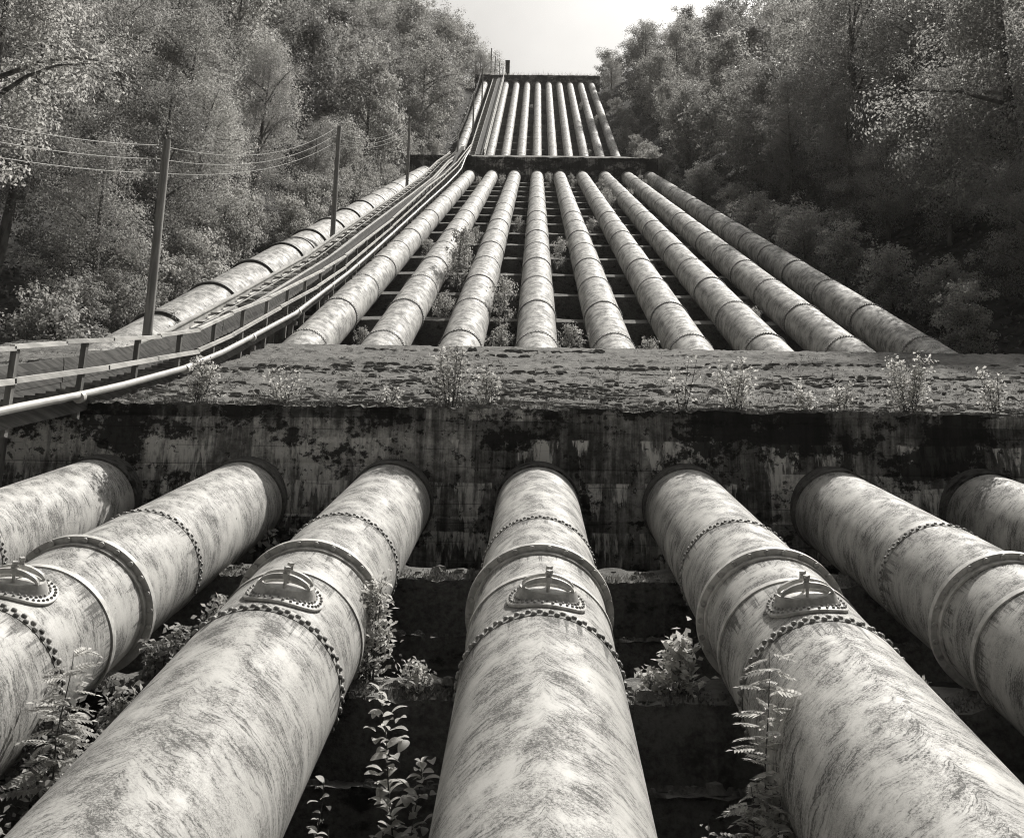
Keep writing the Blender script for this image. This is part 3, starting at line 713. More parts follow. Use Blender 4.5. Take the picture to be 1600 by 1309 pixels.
st = thing('stairway', 'long timber stairway with board side wall and double handrail climbing beside the cable track', 'stairs', (-8.76, 10, zs(10) - 0.5))
SX0, SX1 = -9.16, -8.36
# horizontal planks of the side wall between stair and track
for r_ in range(4):
    z0 = -0.02 + 0.165 * r_
    for (a, c) in [(10, 20), (20, 30), (30, 45), (45, 61), (61, 81), (81, 102), (102, 124)]:
        b = MB(); b.strip(poly(STAIR, SX0 + 0.006 * ((r_ * 7) % 3), a + 0.02, c - 0.02, z0 + 0.08), 0.04, 0.155); part_abs('plank', b.mesh('plank', M['plank']), st)
for x in (SX0 + 0.06, SX1 + 0.02):
    b = MB(); b.strip(poly(STAIR, x, 10, 124, -0.19), 0.06, 0.24); part_abs('stringer', b.mesh('stringer', M['plank']), st)
b = MB(); b.box((SX0 + 0.09, -0.15, -0.022), (SX1 - 0.01, 0.15, 0.022)); tread_me = b.mesh('tread', M['tread'])
b = MB(); b.box((SX0 + 0.09, -0.012, -0.17), (SX1 - 0.01, 0.012, -0.022)); 
tr_yz = []; y = 10.2
while y < 123.5:
    s_ = (zs(y + 0.1) - zs(y - 0.1)) / 0.2; tr_yz.append((y, zs(y) - 0.03)); y += min(0.40, 0.168 / s_)
for y, z in tr_yz[:260]: link('tread', tread_me, st, (8.76, y - 10, z - st.location.z))
b = MB()
for y, z in tr_yz[260:]: b.box((SX0 + 0.09, y - 0.15, z - 0.022), (SX1 - 0.01, y + 0.15, z + 0.022))
o = part_abs('upper_treads', b.mesh('upper_treads', M['tread']), st); o['kind'] = 'stuff'
XH = -8.3
TOPR = sc([(10, 2.75), (18.1, 5.49), (20.07, 6.21), (22.33, 7.0), (25.16, 7.99), (28.06, 9.10), (31.03, 10.62), (35.34, 12.68), (44.1, 17.17), (48.9, 19.74), (64.6, 28.71), (82.7, 39.45), (100, 49.4), (116, 58.9), (133.6, 69.9), (138, 72.6)], 0.902)
MIDR = sc([(10, 2.15), (18.28, 4.92), (22.27, 6.34), (25.17, 7.41), (28.22, 8.54), (31.33, 10.02), (36.96, 12.9), (43.0, 15.95), (49.1, 19.25), (64.6, 28.15), (83, 38.95), (100, 48.9), (116, 58.3), (133.6, 69.4), (138, 72.2)], 0.902)
def rail_pieces(tab, w, h, nm):
    ys = [p[0] for p in tab]
    for a, c in zip(ys, ys[1:]):
        za, zb = interp(tab, a), interp(tab, c)
        b = MB(); b.bar((XH, a - 0.03, za + rng.uniform(-.012, .012)), (XH, c + 0.03, zb + rng.uniform(-.012, .012)), w, h)
        part_abs(nm, b.mesh(nm, M['railing']), st)
rail_pieces(TOPR, 0.085, 0.075, 'top_rail'); rail_pieces(MIDR, 0.06, 0.095, 'middle_rail')
y = 11.4
while y < 123.5:
    zt_ = interp(TOPR, y); b = MB(); b.bar((XH - 0.07, y, zs(y) - (0.45 if y < 19.2 else 0.75)), (XH - 0.05, y, zt_ - 0.03), 0.10, 0.11, (0, 1, 0)); part_abs('post', b.mesh('post', M['post']), st)
    y += 2.55
y = 19.9
while y < 116:
    b = MB()
    for x in (SX0, SX1): b.bar((x, y, zs(y) - 0.3), (x, y, min(zs(y) - 0.5, hill(x, y) - 0.3)), 0.14, 0.14, (0, 1, 0))
    b.bar((SX0 - 0.05, y, zs(y) - 0.37), (SX1 + 0.2, y, zs(y) - 0.37), 0.12, 0.14)
    part_abs('trestle', b.mesh('trestle', M['post']), st); y += 5.1

cd = thing('water_conduit', 'thin shiny pipe with dark couplings following the right side of the stairway', 'pipe', (XH + 0.12, 10, zs(10)))
b = MB(); b.tube([(XH + 0.12, p[0], p[1] + 0.04) for p in STAIR[:-1]], 0.068, 12); part_abs('tube', b.mesh('tube', M['conduit'], 60), cd)
b = MB(); b.tube([(0, -0.07, 0), (0, -0.07, 0.0001), (0, 0.07, 0.0)], 0.105, 12); cp = MB(); cp.tube([(0, -0.06, -0.024), (0, 0.06, 0.024)], 0.108, 14); cp_me = cp.mesh('coupling', M['flange'], 40)
y = 18.7
while y < 120:
    link('coupling', cp_me, cd, (0, y - 10, zs(y) - cd.location.z)); y += 5.55

# top-slope track and stair
def z3(y, d=0.0): return ax(3, y) + 1.7 + d
T3 = [(160, z3(160)), (246, z3(246))]
trk3 = thing('cable_railway_track', 'ladder-like cable railway track up the top slope left of the pipes', 'track', (-10.56, 160, z3(160)))
for x in (-11.12, -10.0):
    b = MB(); ibeam(b, T3, x, 160, 247, 0, 1.15); part_abs('rail', b.mesh('rail', M['rail']), trk3)
b = MB(); b.box((-0.50, -0.10, -0.2), (0.50, 0.10, -0.06)); tie3 = b.mesh('tie', M['tie'])
y = 161
while y < 246: link('tie', tie3, trk3, (0.0, y - 160, z3(y) - trk3.location.z)); y += 1.25
y = 163
while y < 245:
    b = MB()
    for x in (-11.12, -10.0): b.bar((x, y, z3(y) - 0.36), (x, y, z3(y) - 3.6), 0.16, 0.16, (0, 1, 0))
    part_abs('trestle', b.mesh('trestle', M['post']), trk3); y += 6
st3 = thing('stairway', 'boarded stairway with pale handrail beside the ladder-like track on the top slope', 'stairs', (-9.4, 160, z3(160)))
for r_ in range(4):
    x = -9.72 + 0.27 * r_; b = MB(); b.strip([(x, 160, z3(160, 0.25)), (x, 203, z3(203, 0.25))], 0.25, 0.05); part_abs('plank', b.mesh('plank', M['plank']), st3)
    b = MB(); b.strip([(x, 203.05, z3(203.05, 0.25)), (x, 246, z3(246, 0.25))], 0.25, 0.05); part_abs('plank', b.mesh('plank', M['plank']), st3)
for (dz, x) in ((1.15, -8.48), (0.62, -8.48), (0.15, -8.40)):
    b = MB(); b.strip([(x, 160, z3(160, dz)), (x, 252, z3(252, dz))], 0.12, 0.14); part_abs('top_rail' if dz > 1 else ('middle_rail' if dz > 0.5 else 'stringer'), b.mesh('handrail', M['railing']), st3)
y = 162
while y < 250:
    b = MB(); b.bar((-8.48, y, z3(y, 0.0)), (-8.48, y, z3(y, 1.12)), 0.1, 0.1, (0, 1, 0)); part_abs('post', b.mesh('post', M['post']), st3); y += 4

# ------------------------------------------------------------------ utility poles and wires
def pole(x, y, ztop, r0, label, arms=True):
    zb = hill(x, y) - 0.4; t = thing('utility_pole', label, 'pole', (x, y, zb), (0, 0, 0), 'timber poles along the cable railway')
    b = MB(); h = ztop - zb; b.tube([(0, 0, 0), (0, 0, h * 0.5), (0, 0, h)], [r0 * 1.12, r0, r0 * 0.85], 12); link('shaft', b.mesh('shaft', M['pole'], 50), t)
    if arms:
        for i, dz in enumerate((0.15, 0.72, 1.22)):
            b = MB(); b.tube([(0.02, 0, h - dz), (-0.26, 0, h - dz - 0.02), (-0.30, 0, h - dz + 0.06)], 0.018, 6); br = link('bracket', b.mesh('bracket', M['bolt'], 40), t)
            b = MB(); b.tube([(-0.30, 0, h - dz + 0.04), (-0.30, 0, h - dz + 0.09), (-0.30, 0, h - dz + 0.13), (-0.30, 0, h - dz + 0.17)], [0.03, 0.05, 0.035, 0.02], 8); link('insulator', b.mesh('insulator', M['railing'], 60), br)
    return ztop
PX = -11.6
poles = [(4.0, 5.85), (30.67, 16.16), (57.32, 31.22), (89.08, 49.11), (152.2, 82.3), (186.9, 108.9), (214.5, 131.5), (250.0, 159.0), (258, 161.8), (264, 164.0), (268, 164.9)]
pl = ['timber pole nearest the camera, out of view', 'tallest grey timber pole, beside the lone pipe above the big block', 'second timber pole up the track, crossing the lone banded pipe', 'third timber pole up the track, below the middle block',
      'thin pole standing in front of the lone top-slope pipe foot', 'thin dark pole halfway up the lone top-slope pipe', 'thin dark pole near the upper end of the lone top-slope pipe',
      'tallest thin pole against the sky at the top of the track', 'second thin pole against the sky at the top of the track', 'third thin pole against the sky at the top of the track', 'shortest thin pole against the sky, nearest the dark hut']
for (y, z), l in zip(poles, pl):
    x = PX
    if y > 100: x = -12.2
    x = {250.0: -12.1, 258: -11.42, 264: -10.42, 268: -9.65}.get(y, x)
    if y > 4.5: pole(x, y, z, 0.14 if y < 100 else 0.16, l, y < 100)
pole(-17.6, 124.0, 71.8, 0.17, 'dim pole standing in the trees left of the middle block', False)
for wi, (dz, sag) in enumerate(((0.15, 0.95), (0.62, 0.85), (1.1, 0.72))):
    pts = []
    for (ya, za), (yb, zb) in zip(poles[:6], poles[1:7]):
        for i in range(24):
            t = i / 24; pts.append((PX - 0.30 - (0.6 if ya > 95 else 0), ya + (yb - ya) * t, za + (zb - za) * t - dz - sag * 4 * t * (1 - t) * ((yb - ya) / 28.0) ** 0.8))
    b = MB(); b.tube(pts, 0.0105, 5)
    o = link('overhead_wire', b.mesh('overhead_wire', M['wire'], 60), None); 
    tag(o, ['topmost of the three wires strung between the timber poles', 'middle one of the three wires strung between the timber poles', 'lowest of the three wires strung between the timber poles'][wi], 'wire', 'three wires along the poles')

# hut on the ridge
ht = thing('ridge_hut', 'small dark upright hut on the ridge beside the track end, against the sky', 'hut', (-8.2, 262, 155.0))
b = MB(); b.box((-0.58, -0.6, -4.0), (0.58, 0.6, 7.6)); link('wall', b.mesh('wall', M['hut']), ht)
b = MB(); b.box((-0.62, -0.64, 7.602), (0.62, 0.64, 7.72)); link('roof', b.mesh('roof', M['hut']), ht)
b = MB(); b.box((-0.3, -0.63, 4.2), (0.3, -0.602, 6.2)); link('door', b.mesh('door', M['plank']), ht)

# ------------------------------------------------------------------ trees
def crown_mesh(seed, H, rad, base, nlimb, nleaf, leaf, mat, droop=0.45, name='crown'):
    g = np.random.default_rng(seed); C = []; W = []; limbs = []
    bulge = g.uniform(0.7, 1.25, 6); az0 = g.uniform(0, 6.28)
    for i in range(nlimb):
        u = (i + g.uniform(0, 1)) / nlimb; h0 = base + (H - base) * (0.04 + 0.90 * u ** 0.9)
        az = i * 2.39996 + g.uniform(-0.5, 0.5); k = bulge[int(((az - az0) % 6.2832) / 6.2832 * 6) % 6]
        L = rad * (math.sin(math.pi * (0.16 + 0.74 * u)) ** 0.75) * g.uniform(0.55, 1.15) * k
        L = max(L, rad * 0.25); rise = g.uniform(0.3, 0.8) + 0.5 * u * u; pts = []
        for t in (0.0, 0.35, 0.65, 1.0):
            pts.append(np.array([L * t * math.cos(az), L * t * math.sin(az), h0 + L * (rise * t - 0.42 * t * t)]))
        limbs.append((pts, L)); ns = max(2, int(2 + 4.5 * L / rad))
        for j in range(ns):
            t = 0.30 + 0.75 * (j + g.uniform(0, 1)) / ns; q = min(1.0, t); z = h0 + L * (rise * q - 0.42 * q * q)
            sd = g.normal() * 0.16 * L
            C.append((L * t * math.cos(az) - sd * math.sin(az), L * t * math.sin(az) + sd * math.cos(az), z + g.normal() * 0.12)); W.append(g.uniform(0.4, 1.4) * (0.5 + 0.5 * L / rad))
    for j in range(6): C.append((g.normal() * 0.11 * rad, g.normal() * 0.11 * rad, H - 0.25 * j)); W.append(0.8)
    C = np.array(C); W = np.array(W); W /= W.sum(); n = len(C)
    idx = g.choice(n, nleaf, p=W); rc = (rad * g.uniform(0.12, 0.27, n))[idx][:, None]
    d = g.normal(size=(nleaf, 3)); d /= np.linalg.norm(d, axis=1, keepdims=True); q = g.uniform(0.25, 1.0, (nleaf, 1)) ** 0.5
    pos = C[idx] + d * rc * q * np.array([1.0, 1.0, 0.72]) + g.normal(size=(nleaf, 3)) * 0.03 * rad
    pos[:, 2] -= droop * np.abs(g.normal(size=nleaf)) * rc[:, 0] * 0.5
    pos[:, 2] = np.maximum(pos[:, 2], 0.05)
    out = pos * np.array([1, 1, 0.25]) / rad
    nrm = d * 0.85 + out * 0.35 + g.normal(size=(nleaf, 3)) * 0.36 + np.array([0, 0, 0.35])
    return quads_mesh(name, leaf_quads(pos, nrm, leaf, g), mat), (C, limbs)
def trunk_mesh(seed, H, base, CL, r0, nlimb, rad):
    C, limbs = CL; b = MB()
    b.tube([(0, 0, -0.6), (0.03, 0.02, H * 0.3), (-0.02, 0.03, H * 0.65), (0, 0, H * 0.97)], [r0 * 1.1, r0 * 0.85, r0 * 0.5, r0 * 0.1], 7)
    for pts, L in sorted(limbs, key=lambda q: -q[1])[:nlimb]:
        w = r0 * 0.08 + 0.007 * L; b.tube([tuple(p) for p in pts], [w * 1.6, w, w * 0.65, w * 0.2], 4, cap=False)
    return b.mesh('trunk', M['bark'], 60)
def tree_kind(seed, H, rad, base, ncl, nl, leaf, mat, limbs=10):
    cm, C = crown_mesh(seed, H, rad, base, ncl, nl, leaf, mat); return (cm, trunk_mesh(seed, H, base, C, 0.018 * H, limbs, rad), H)
NEARK = [tree_kind(1, 11, 3.5, 0.8, 60, 25000, 0.125, M['leaf']), tree_kind(2, 12.5, 3.2, 1.2, 64, 25000, 0.125, M['leaf']), tree_kind(3, 9.5, 3.6, 0.5, 56, 25000, 0.125, M['leaf']),
         tree_kind(4, 13.5, 3.9, 1.2, 70, 30000, 0.13, M['leaf']), tree_kind(5, 10.5, 3.1, 0.4, 54, 23000, 0.125, M['leaf']), tree_kind(6, 12, 3.0, 0.6, 58, 24000, 0.125, M['leaf'])]
FARK = [tree_kind(11, 11, 3.7, 0.3, 54, 11500, 0.25, M['leaf_far'], 7), tree_kind(12, 12.5, 3.4, 0.6, 56, 11500, 0.25, M['leaf_far'], 7), tree_kind(13, 10, 3.9, 0.3, 52, 11500, 0.25, M['leaf_far'], 7),
        tree_kind(14, 13, 3.9, 0.6, 58, 12500, 0.25, M['leaf_far'], 7), tree_kind(15, 11.5, 3.3, 0.3, 54, 11500, 0.25, M['leaf_far'], 7), tree_kind(16, 12, 3.6, 0.3, 56, 11500, 0.25, M['leaf_far'], 7)]
def tree(kind, x, y, s, label, group, name='birch_tree', cat='tree', zoff=0.0, sz=1.0):
    cm, tm, H = kind
    t = thing(name, label, cat, (x, y, hill(x, y) + zoff), (rng.uniform(-.06, .06), rng.uniform(-.06, .06), rng.uniform(0, 6.28)), group)
    t.scale = (s, s, s * sz)
    link('trunk', tm, t); link('crown', cm, t); return t
LITK = [tree_kind(44, 13.5, 4.1, 1.2, 66, 40000, 0.14, M['leaf_lit'], 4), tree_kind(45, 12, 3.2, 1.0, 58, 32000, 0.14, M['leaf_lit'], 4), tree_kind(46, 16.5, 3.0, 9.0, 46, 20000, 0.13, M['leaf_lit'], 3)]  # birches with sunlight painted into the leaf tone
# trees that stand out
tree(LITK[2], -15.7, 27.5, 1.0, 'bright leafy tree in the upper left corner, lit crown above the wires', None)
tree(LITK[0], 22.8, 47.0, 1.32, 'large sunlit birch bulging out of the right wood above the pipes', None)
tree(LITK[1], 25.5, 42.0, 1.15, 'sunlit birch at the right picture edge beside the large bulging one', None)
tree(NEARK[0], -14.6, 246.0, 0.95, 'tree at the left end of the top block, its crown against the sky', None)
tree(NEARK[2], 18.2, 240.0, 0.9, 'tree leaning over the right end of the top block against the sky', None)
placed = [(-15.6, 27.5), (22.8, 47), (25.5, 42), (-14.6, 246), (18.2, 240)]
def forest(sign, n_max, seed):
    r = random.Random(seed); pts = []; tries = 0
    while tries < 26000:
        tries += 1
        y = 27 * (275 / 27) ** (r.random() ** 0.62)
        lim = 0.50 * y + 9; edge = 17.3 if sign < 0 else 20.2
        if y < 36: edge = 20.5 if sign < 0 else 22
        if sign > 0 and y > 90: edge = 20.0 if y < 140 else 22.5
        if y > 236: edge = 15.5 if sign < 0 else 19.0
        if lim < edge: continue
        x = sign * (edge + (lim - edge) * r.random())
        sp = 4.5 + 0.0185 * y + 0.012 * max(0, abs(x) - 20)
        if all((x - px) ** 2 + (y - py) ** 2 > sp * sp for px, py in placed + pts): pts.append((x, y))
    pts.sort(key=lambda p: math.hypot(p[0], p[1]) + (0.35 * abs(p[0]) if p[1] > 60 else 0))
    return pts[:n_max], pts[n_max:]
def far_mesh(seed, n=2600, leaf=0.34): 
    me, C = crown_mesh(seed, 11.5, 3.7, 0.4, 48, n, leaf, M['leaf_far']); co = np.empty(len(me.vertices) * 3, np.float32); me.vertices.foreach_get('co', co); return co.reshape(-1, 4, 3)
FARQ = [far_mesh(31), far_mesh(32), far_mesh(33)]
for sign, nm, cnt in ((-1, 'left', 142), (1, 'right', 142)):
    near_pts, far_pts = forest(sign, cnt, 5 + sign)
    for (x, y) in near_pts:
        kd = rng.choice(NEARK if y < 80 else FARK)
        s = rng.uniform(0.70, 1.30) * (1 + 0.0019 * y)
        if abs(x) < 23 and y < 130: s *= 0.75
        if x > 0 and y > 135 and x < 45: s *= 0.78
        tree(kd, x, y, s, f'one of the many leafy birches of the dense {nm} hillside wood', f'birches of the {nm} hillside wood', sz=rng.uniform(0.9, 1.15))
    print('wood', nm, len(near_pts), len(far_pts), max(p[1] for p in near_pts))
    blocks = []
    for (x, y) in far_pts:                         # the rest of the wood, beyond counting
        q = rng.choice(FARQ); a = rng.uniform(0, 6.28); s = rng.uniform(0.85, 1.25) * (1 + 0.0017 * y); c_, s_ = math.cos(a) * s, math.sin(a) * s
        w = np.empty_like(q); w[..., 0] = q[..., 0] * c_ - q[..., 1] * s_ + x; w[..., 1] = q[..., 0] * s_ + q[..., 1] * c_ + y; w[..., 2] = q[..., 2] * s + hill(x, y); blocks.append(w)
    if blocks: tag(link('distant_wood', quads_mesh('distant_wood', np.concatenate(blocks), M['leaf_far'])), kind='stuff')
# bracken and seedlings covering the hillside between the trunks
g = np.random.default_rng(41); P = []; 
for i in range(24000):
    y = 26 * (262 / 26) ** g.uniform(0, 1) ; sg = -1 if g.uniform() < 0.5 else 1
    lim = 0.5 * y + 10; x = sg * (15.3 + (max(4, lim - 15.3)) * g.uniform(0, 1) ** 1.5)
    if y < 34.5 and sg * x < 17: continue
    P.append((x, y, hill(x, y) + g.uniform(0, 0.9) ** 1.5))
P = np.array(P); D = g.normal(size=P.shape) * 0.5 + np.array([0, -0.1, 0.8])
sz = 0.22 + 0.0022 * P[:, 1]
co = leaf_quads(P, D, 1.0, g); ctr = co.mean(axis=1, keepdims=True); co = ctr + (co - ctr) * sz[:, None, None]
tag(link('undergrowth', quads_mesh('undergrowth', co, M['leaf_low'])), kind='stuff')
# shrubs along the pipes
SHR = [tree_kind(21, 3.2, 1.5, 0.1, 34, 5200, 0.13, M['leaf_bush'], 14), tree_kind(22, 2.4, 1.4, 0.05, 30, 4600, 0.12, M['leaf_bush'], 12), tree_kind(23, 4.2, 1.4, 0.3, 40, 6000, 0.13, M['leaf_bush'], 16)]
GAP = [tree_kind(24, 3.0, 1.3, 0.1, 22, 1500, 0.15, M['leaf_gap'], 18), tree_kind(25, 2.3, 1.3, 0.05, 18, 1200, 0.15, M['leaf_gap'], 14), tree_kind(26, 3.6, 1.2, 0.2, 24, 1700, 0.15, M['leaf_gap'], 20)]
r = random.Random(3)
for i in range(34):
    y = 36 + 120 * (i / 34) ** 1.25 + r.uniform(-1, 1); x = -r.uniform(15.6, 17.6)
    tree(r.choice(SHR), x, y, r.uniform(0.8, 1.35), 'one of the sunlit shrubs along the foot of the left wood', 'shrubs along the left wood edge', 'shrub', 'shrub')
for i in range(26):
    y = 40 + 190 * (i / 26) ** 1.2 + r.uniform(-1.5, 1.5); x = r.uniform(15.6, 17.8)
    tree(r.choice(SHR), x, y, r.uniform(0.8, 1.35), 'one of the shaded shrubs along the foot of the right wood', 'shrubs along the right wood edge', 'shrub', 'shrub')
tree(SHR[2], 15.3, 57.0, 0.95, 'single sunlit bush beside the rightmost pipe in front of the dark wood', None, 'shrub', 'shrub', 0.6)
# bushes between the pipes of the middle flight
gaps = [(-1.5, 50, 1.25, 'tall bush leaning on the stained second pipe right of the stairway', 2), (-1.5, 56.5, 1.0, 'upper bush behind the tall one at the stained pipe', 0),
        (-1.5, 43.5, 0.85, 'lower bush left of the third pipe near the block edge', 1), (-0.5, 42.5, 1.0, 'large bush left of the upright middle pipe above the block edge', 0), (-0.5, 38.0, 0.8, 'leafy bush at the block edge left of the upright middle pipe', 1),
        (-2.5, 39.0, 0.6, 'small bush between the first and second pipes at the block edge', 1), (0.5, 37.5, 0.9, 'small bush right of the upright middle pipe at the block edge', 1), (0.5, 58, 0.8, 'bush right of the upright middle pipe halfway up', 0),
        (1.5, 37.2, 0.7, 'small bush behind the block edge between the right pipes', 1), (-2.5, 62, 0.7, 'bush between the first two pipes right of the stairway halfway up', 1), (-1.5, 66, 0.8, 'bush high between the second and third pipes', 1),
        (1.5, 73, 0.75, 'small bush high between the right pipes', 1), (3.5, 44, 0.55, 'small light bush in the gap third from the right', 1), (-0.5, 74, 0.7, 'bush high left of the upright middle pipe', 1), (2.5, 90, 0.8, 'bush near the upper end between the right pipes', 1)]
for g_, y, s, l, kd in gaps:
    s *= 0.92; x = X0 + g_ * SP; t = tree(GAP[kd], x, y, s, l, None, 'shrub', 'shrub'); t.scale = (s * 0.60, s * 0.8, s * 0.92); t.location.z = ax(2, y) - 1.1
r = random.Random(8)
for i in range(22):
    y = r.choice([r.uniform(88, 116), r.uniform(170, 240), r.uniform(112, 117)]); k = 2 if y < 120 else 3; g_ = r.choice([-2.5, -1.5, -.5, .5, 1.5, 2.5, 3.5, 4.5])
    s = r.uniform(0.5, 0.85); t = tree(r.choice(GAP), X0 + g_ * SP + r.uniform(-.2, .2), y, s, 'one of the small bushes growing between the far upper pipes', 'bushes between the far pipes', 'shrub', 'shrub')
    t.scale = (s * 0.6, s * 0.8, s); t.location.z = ax(k, y) - 1.3

# ------------------------------------------------------------------ small plants
def sapling(loc, h, nst, nleaf, leaf, label, name='sapling', spread=0.25, mat='leaf_plant', seed=0, group=None):
    g = np.random.default_rng(seed + 900); t = thing(name, label, 'plant', loc, (0, 0, 0), group); b = MB(); P = []; D = []
    for s in range(nst):
        a = g.uniform(0, 6.28); ht = h * g.uniform(0.6, 1.0); dx = spread * h * g.uniform(0.1, 0.6); n = 6
        base = np.array([g.normal() * 0.05 * h, g.normal() * 0.03 * h, -0.12]); tip = base + np.array([dx * math.cos(a), dx * math.sin(a) * 0.6, ht + 0.12]); md = (base + tip) / 2 + g.normal(size=3) * 0.03 * h
        pts = [tuple((1 - q) ** 2 * base + 2 * q * (1 - q) * md + q * q * tip) for q in np.linspace(0, 1, n)]
        b.tube(pts, list(np.linspace(0.010, 0.003, n) * (0.6 + h * 0.5)), 5)
        for k in range(max(3, nleaf // (nst * 6))):
            q = g.uniform(0.18, 1.0); i = min(n - 2, int(q * (n - 1))); o = np.array(pts[i]) * (1 - (q * (n - 1) - i)) + np.array(pts[i + 1]) * (q * (n - 1) - i)
            an = g.uniform(0, 6.28); ln = h * spread * g.uniform(0.35, 0.9) * (1.1 - 0.75 * q)
            e = o + np.array([math.cos(an), math.sin(an), g.uniform(0.2, 0.8)]) * ln
            b.tube([tuple(o), tuple((o + e) / 2 + np.array([0, 0, 0.05 * ln])), tuple(e)], [0.004 * (0.5 + h * .5), 0.003, 0.0015], 4, cap=False)
            for j in range(6):
                f = g.uniform(0.3, 1.1); P.append(o + (e - o) * f + g.normal(size=3) * leaf * 0.6); D.append(g.normal(size=3) * 0.7 + np.array([0, -0.2, 0.7]))
    link('stem', b.mesh('stem', M['stem'], 60), t)
    link('foliage', quads_mesh('foliage', leaf_quads(np.array(P), np.array(D), leaf, g), M[mat]), t); return t
def on_top(x, y):
    if y < 20: x, y = x * 1.073, B1_Y + 0.25
    return (x, y, B1_Z + (B1_ZB - B1_Z) * (y - B1_Y) / (B1_YB - B1_Y))
sp = [(-5.9, 18.35, 0.95, 4, 260, 'leafy sapling on the block edge just right of the stairway pipe'), (-4.4, 18.3, 0.75, 2, 110, 'thin sapling left of the tall middle-left sapling on the block edge'),
      (-2.5, 18.3, 0.5, 2, 60, 'low weed on the block edge above a white drip streak'), (-1.42, 18.25, 1.25, 4, 330, 'tallest sapling on the block edge, left of the middle'),
      (-0.75, 18.3, 0.75, 3, 150, 'shorter sapling just right of the tallest one on the block edge'), (2.62, 18.3, 1.05, 1, 60, 'single bare-stemmed sapling on the block edge right of the middle'),
      (3.55, 18.3, 0.95, 3, 240, 'bushy pale sapling on the block edge above the right pipe'), (4.75, 18.35, 0.5, 3, 120, 'low spreading sapling between two taller ones on the right block edge'),
      (5.35, 18.3, 0.6, 2, 110, 'low sapling left of the dense right sapling'), (6.55, 18.25, 1.1, 5, 420, 'dense tall sapling at the right of the block edge'), (8.05, 18.3, 0.85, 3, 160, 'sapling at the right picture edge on the block')]
for i, (x, y, h, ns, nl, l) in enumerate(sp): sapling(on_top(x, y), h * 1.05, ns + 2, int(nl * 2.5), 0.078, l, spread=0.5, seed=i, group='saplings on the block edge')
sapling(on_top(-10.9, 31.3), 1.3, 1, 80, 0.08, 'little fir-like sapling before the lone banded pipe by the track', 'conifer_sapling', 0.3, 'leaf_bush', 40)
LZ = lambda y: ax(1, y) - 0.6
sapling((-1.75, 12.2, LZ(11.95)), 1.45, 5, 900, 0.085, 'airy leafy shrub on the ledge between the middle and left front pipes', 'ledge_shrub', 0.30, 'leaf_plant', 21)
sapling((-1.2, 12.0, LZ(11.95)), 0.32, 6, 340, 0.075, 'low leafy sprouts on the ledge right of the airy shrub', 'ledge_plant', 0.9, 'leaf_plant', 22)
sapling((1.62, 12.1, LZ(11.95)), 0.66, 5, 420, 0.11, 'pale leafy plant on the ledge right of the middle front pipe', 'ledge_plant', 0.5, 'leaf_plant', 23)
sapling((1.30, 12.05, LZ(11.95)), 0.28, 4, 160, 0.08, 'low pale sprouts left of the pale leafy ledge plant', 'ledge_plant', 0.9, 'leaf_plant', 24)
sapling((4.05, 12.1, LZ(11.95)), 0.25, 5, 220, 0.07, 'low leafy patch on the ledge right of the right front pipe', 'ledge_plant', 1.2, 'leaf_plant', 25)
sapling((-4.45, 18.3, 1.75), 0.95, 1, 40, 0.15, 'small sprout with a few wide leaves before the wall between left pipes', 'wall_plant', 0.45, 'leaf_plant', 26)
r = random.Random(77)
lb = [(-3.72, 13.3, 1.25, 'feathery bush between the two left front pipes, just above their ledge'), (-4.05, 12.2, 1.15, 'blurry pale bush left of the slanting left front pipe'), (-3.95, 10.9, 0.95, 'leafy bush lower between the two left front pipes'),
      (-4.35, 10.2, 1.25, 'large bush beside the left pipe at the left picture edge'), (-3.75, 9.4, 0.9, 'dark leafed bush near the bottom left corner'), (-4.4, 8.9, 0.95, 'bush in the bottom left corner of the picture')]
for i, (x, y, h, l) in enumerate(lb): sapling((x, y, ax(1, y) - 1.1), h * 0.92, 9, 1350, 0.09, l, 'understorey_bush', 0.38, 'leaf_bush', 50 + i)

# plants with big leaves: every leaf a part
def big_leaf_mesh(L, w):
    b = MB(); V = []; n = 6
    for i in range(n + 1):
        t = i / n; hw = w * math.sin(math.pi * min(1, t * 0.94 + 0.03)) ** 0.8 / 2; z = 0.16 * L * math.sin(t * 2.4) - 0.10 * L * t * t
        V += [(-hw, t * L, z + hw * 0.35), (0, t * L, z), (hw, t * L, z + hw * 0.35)]
    F = []
    for i in range(n): F += [(3 * i, 3 * i + 1, 3 * i + 4, 3 * i + 3), (3 * i + 1, 3 * i + 2, 3 * i + 5, 3 * i + 4)]
    b.add(V, F); return b.mesh('leaf', M['leaf_plant'], 180)
def frond_mesh(L, pairs):
    b = MB(); b.tube([(0, 0, 0), (0, L * 0.5, 0.06 * L), (0, L, -0.02 * L)], [0.004, 0.003, 0.001], 4)
    for i in range(pairs + 1):
        t = 0.22 + 0.78 * i / pairs; y = L * t; z = 0.24 * L * t * (1 - t)
        for s in ((-1, 1) if i < pairs else (0,)):
            l = L * 0.34 * (1 - 0.35 * abs(t - 0.5)); d = Vector((s * 0.9, 0.45 if s else 1, -0.12)).normalized(); nrm = Vector((0, 0, 1)); w = d.cross(nrm) * l * 0.24
            p = Vector((0, y, z)); q = p + d * l
            b.add([p, p + d * l * 0.45 + w + Vector((0, 0, .01)), q, p + d * l * 0.45 - w + Vector((0, 0, .01))], [(0, 1, 2, 3)])
    return b.mesh('leaf', M['leaf_plant'])
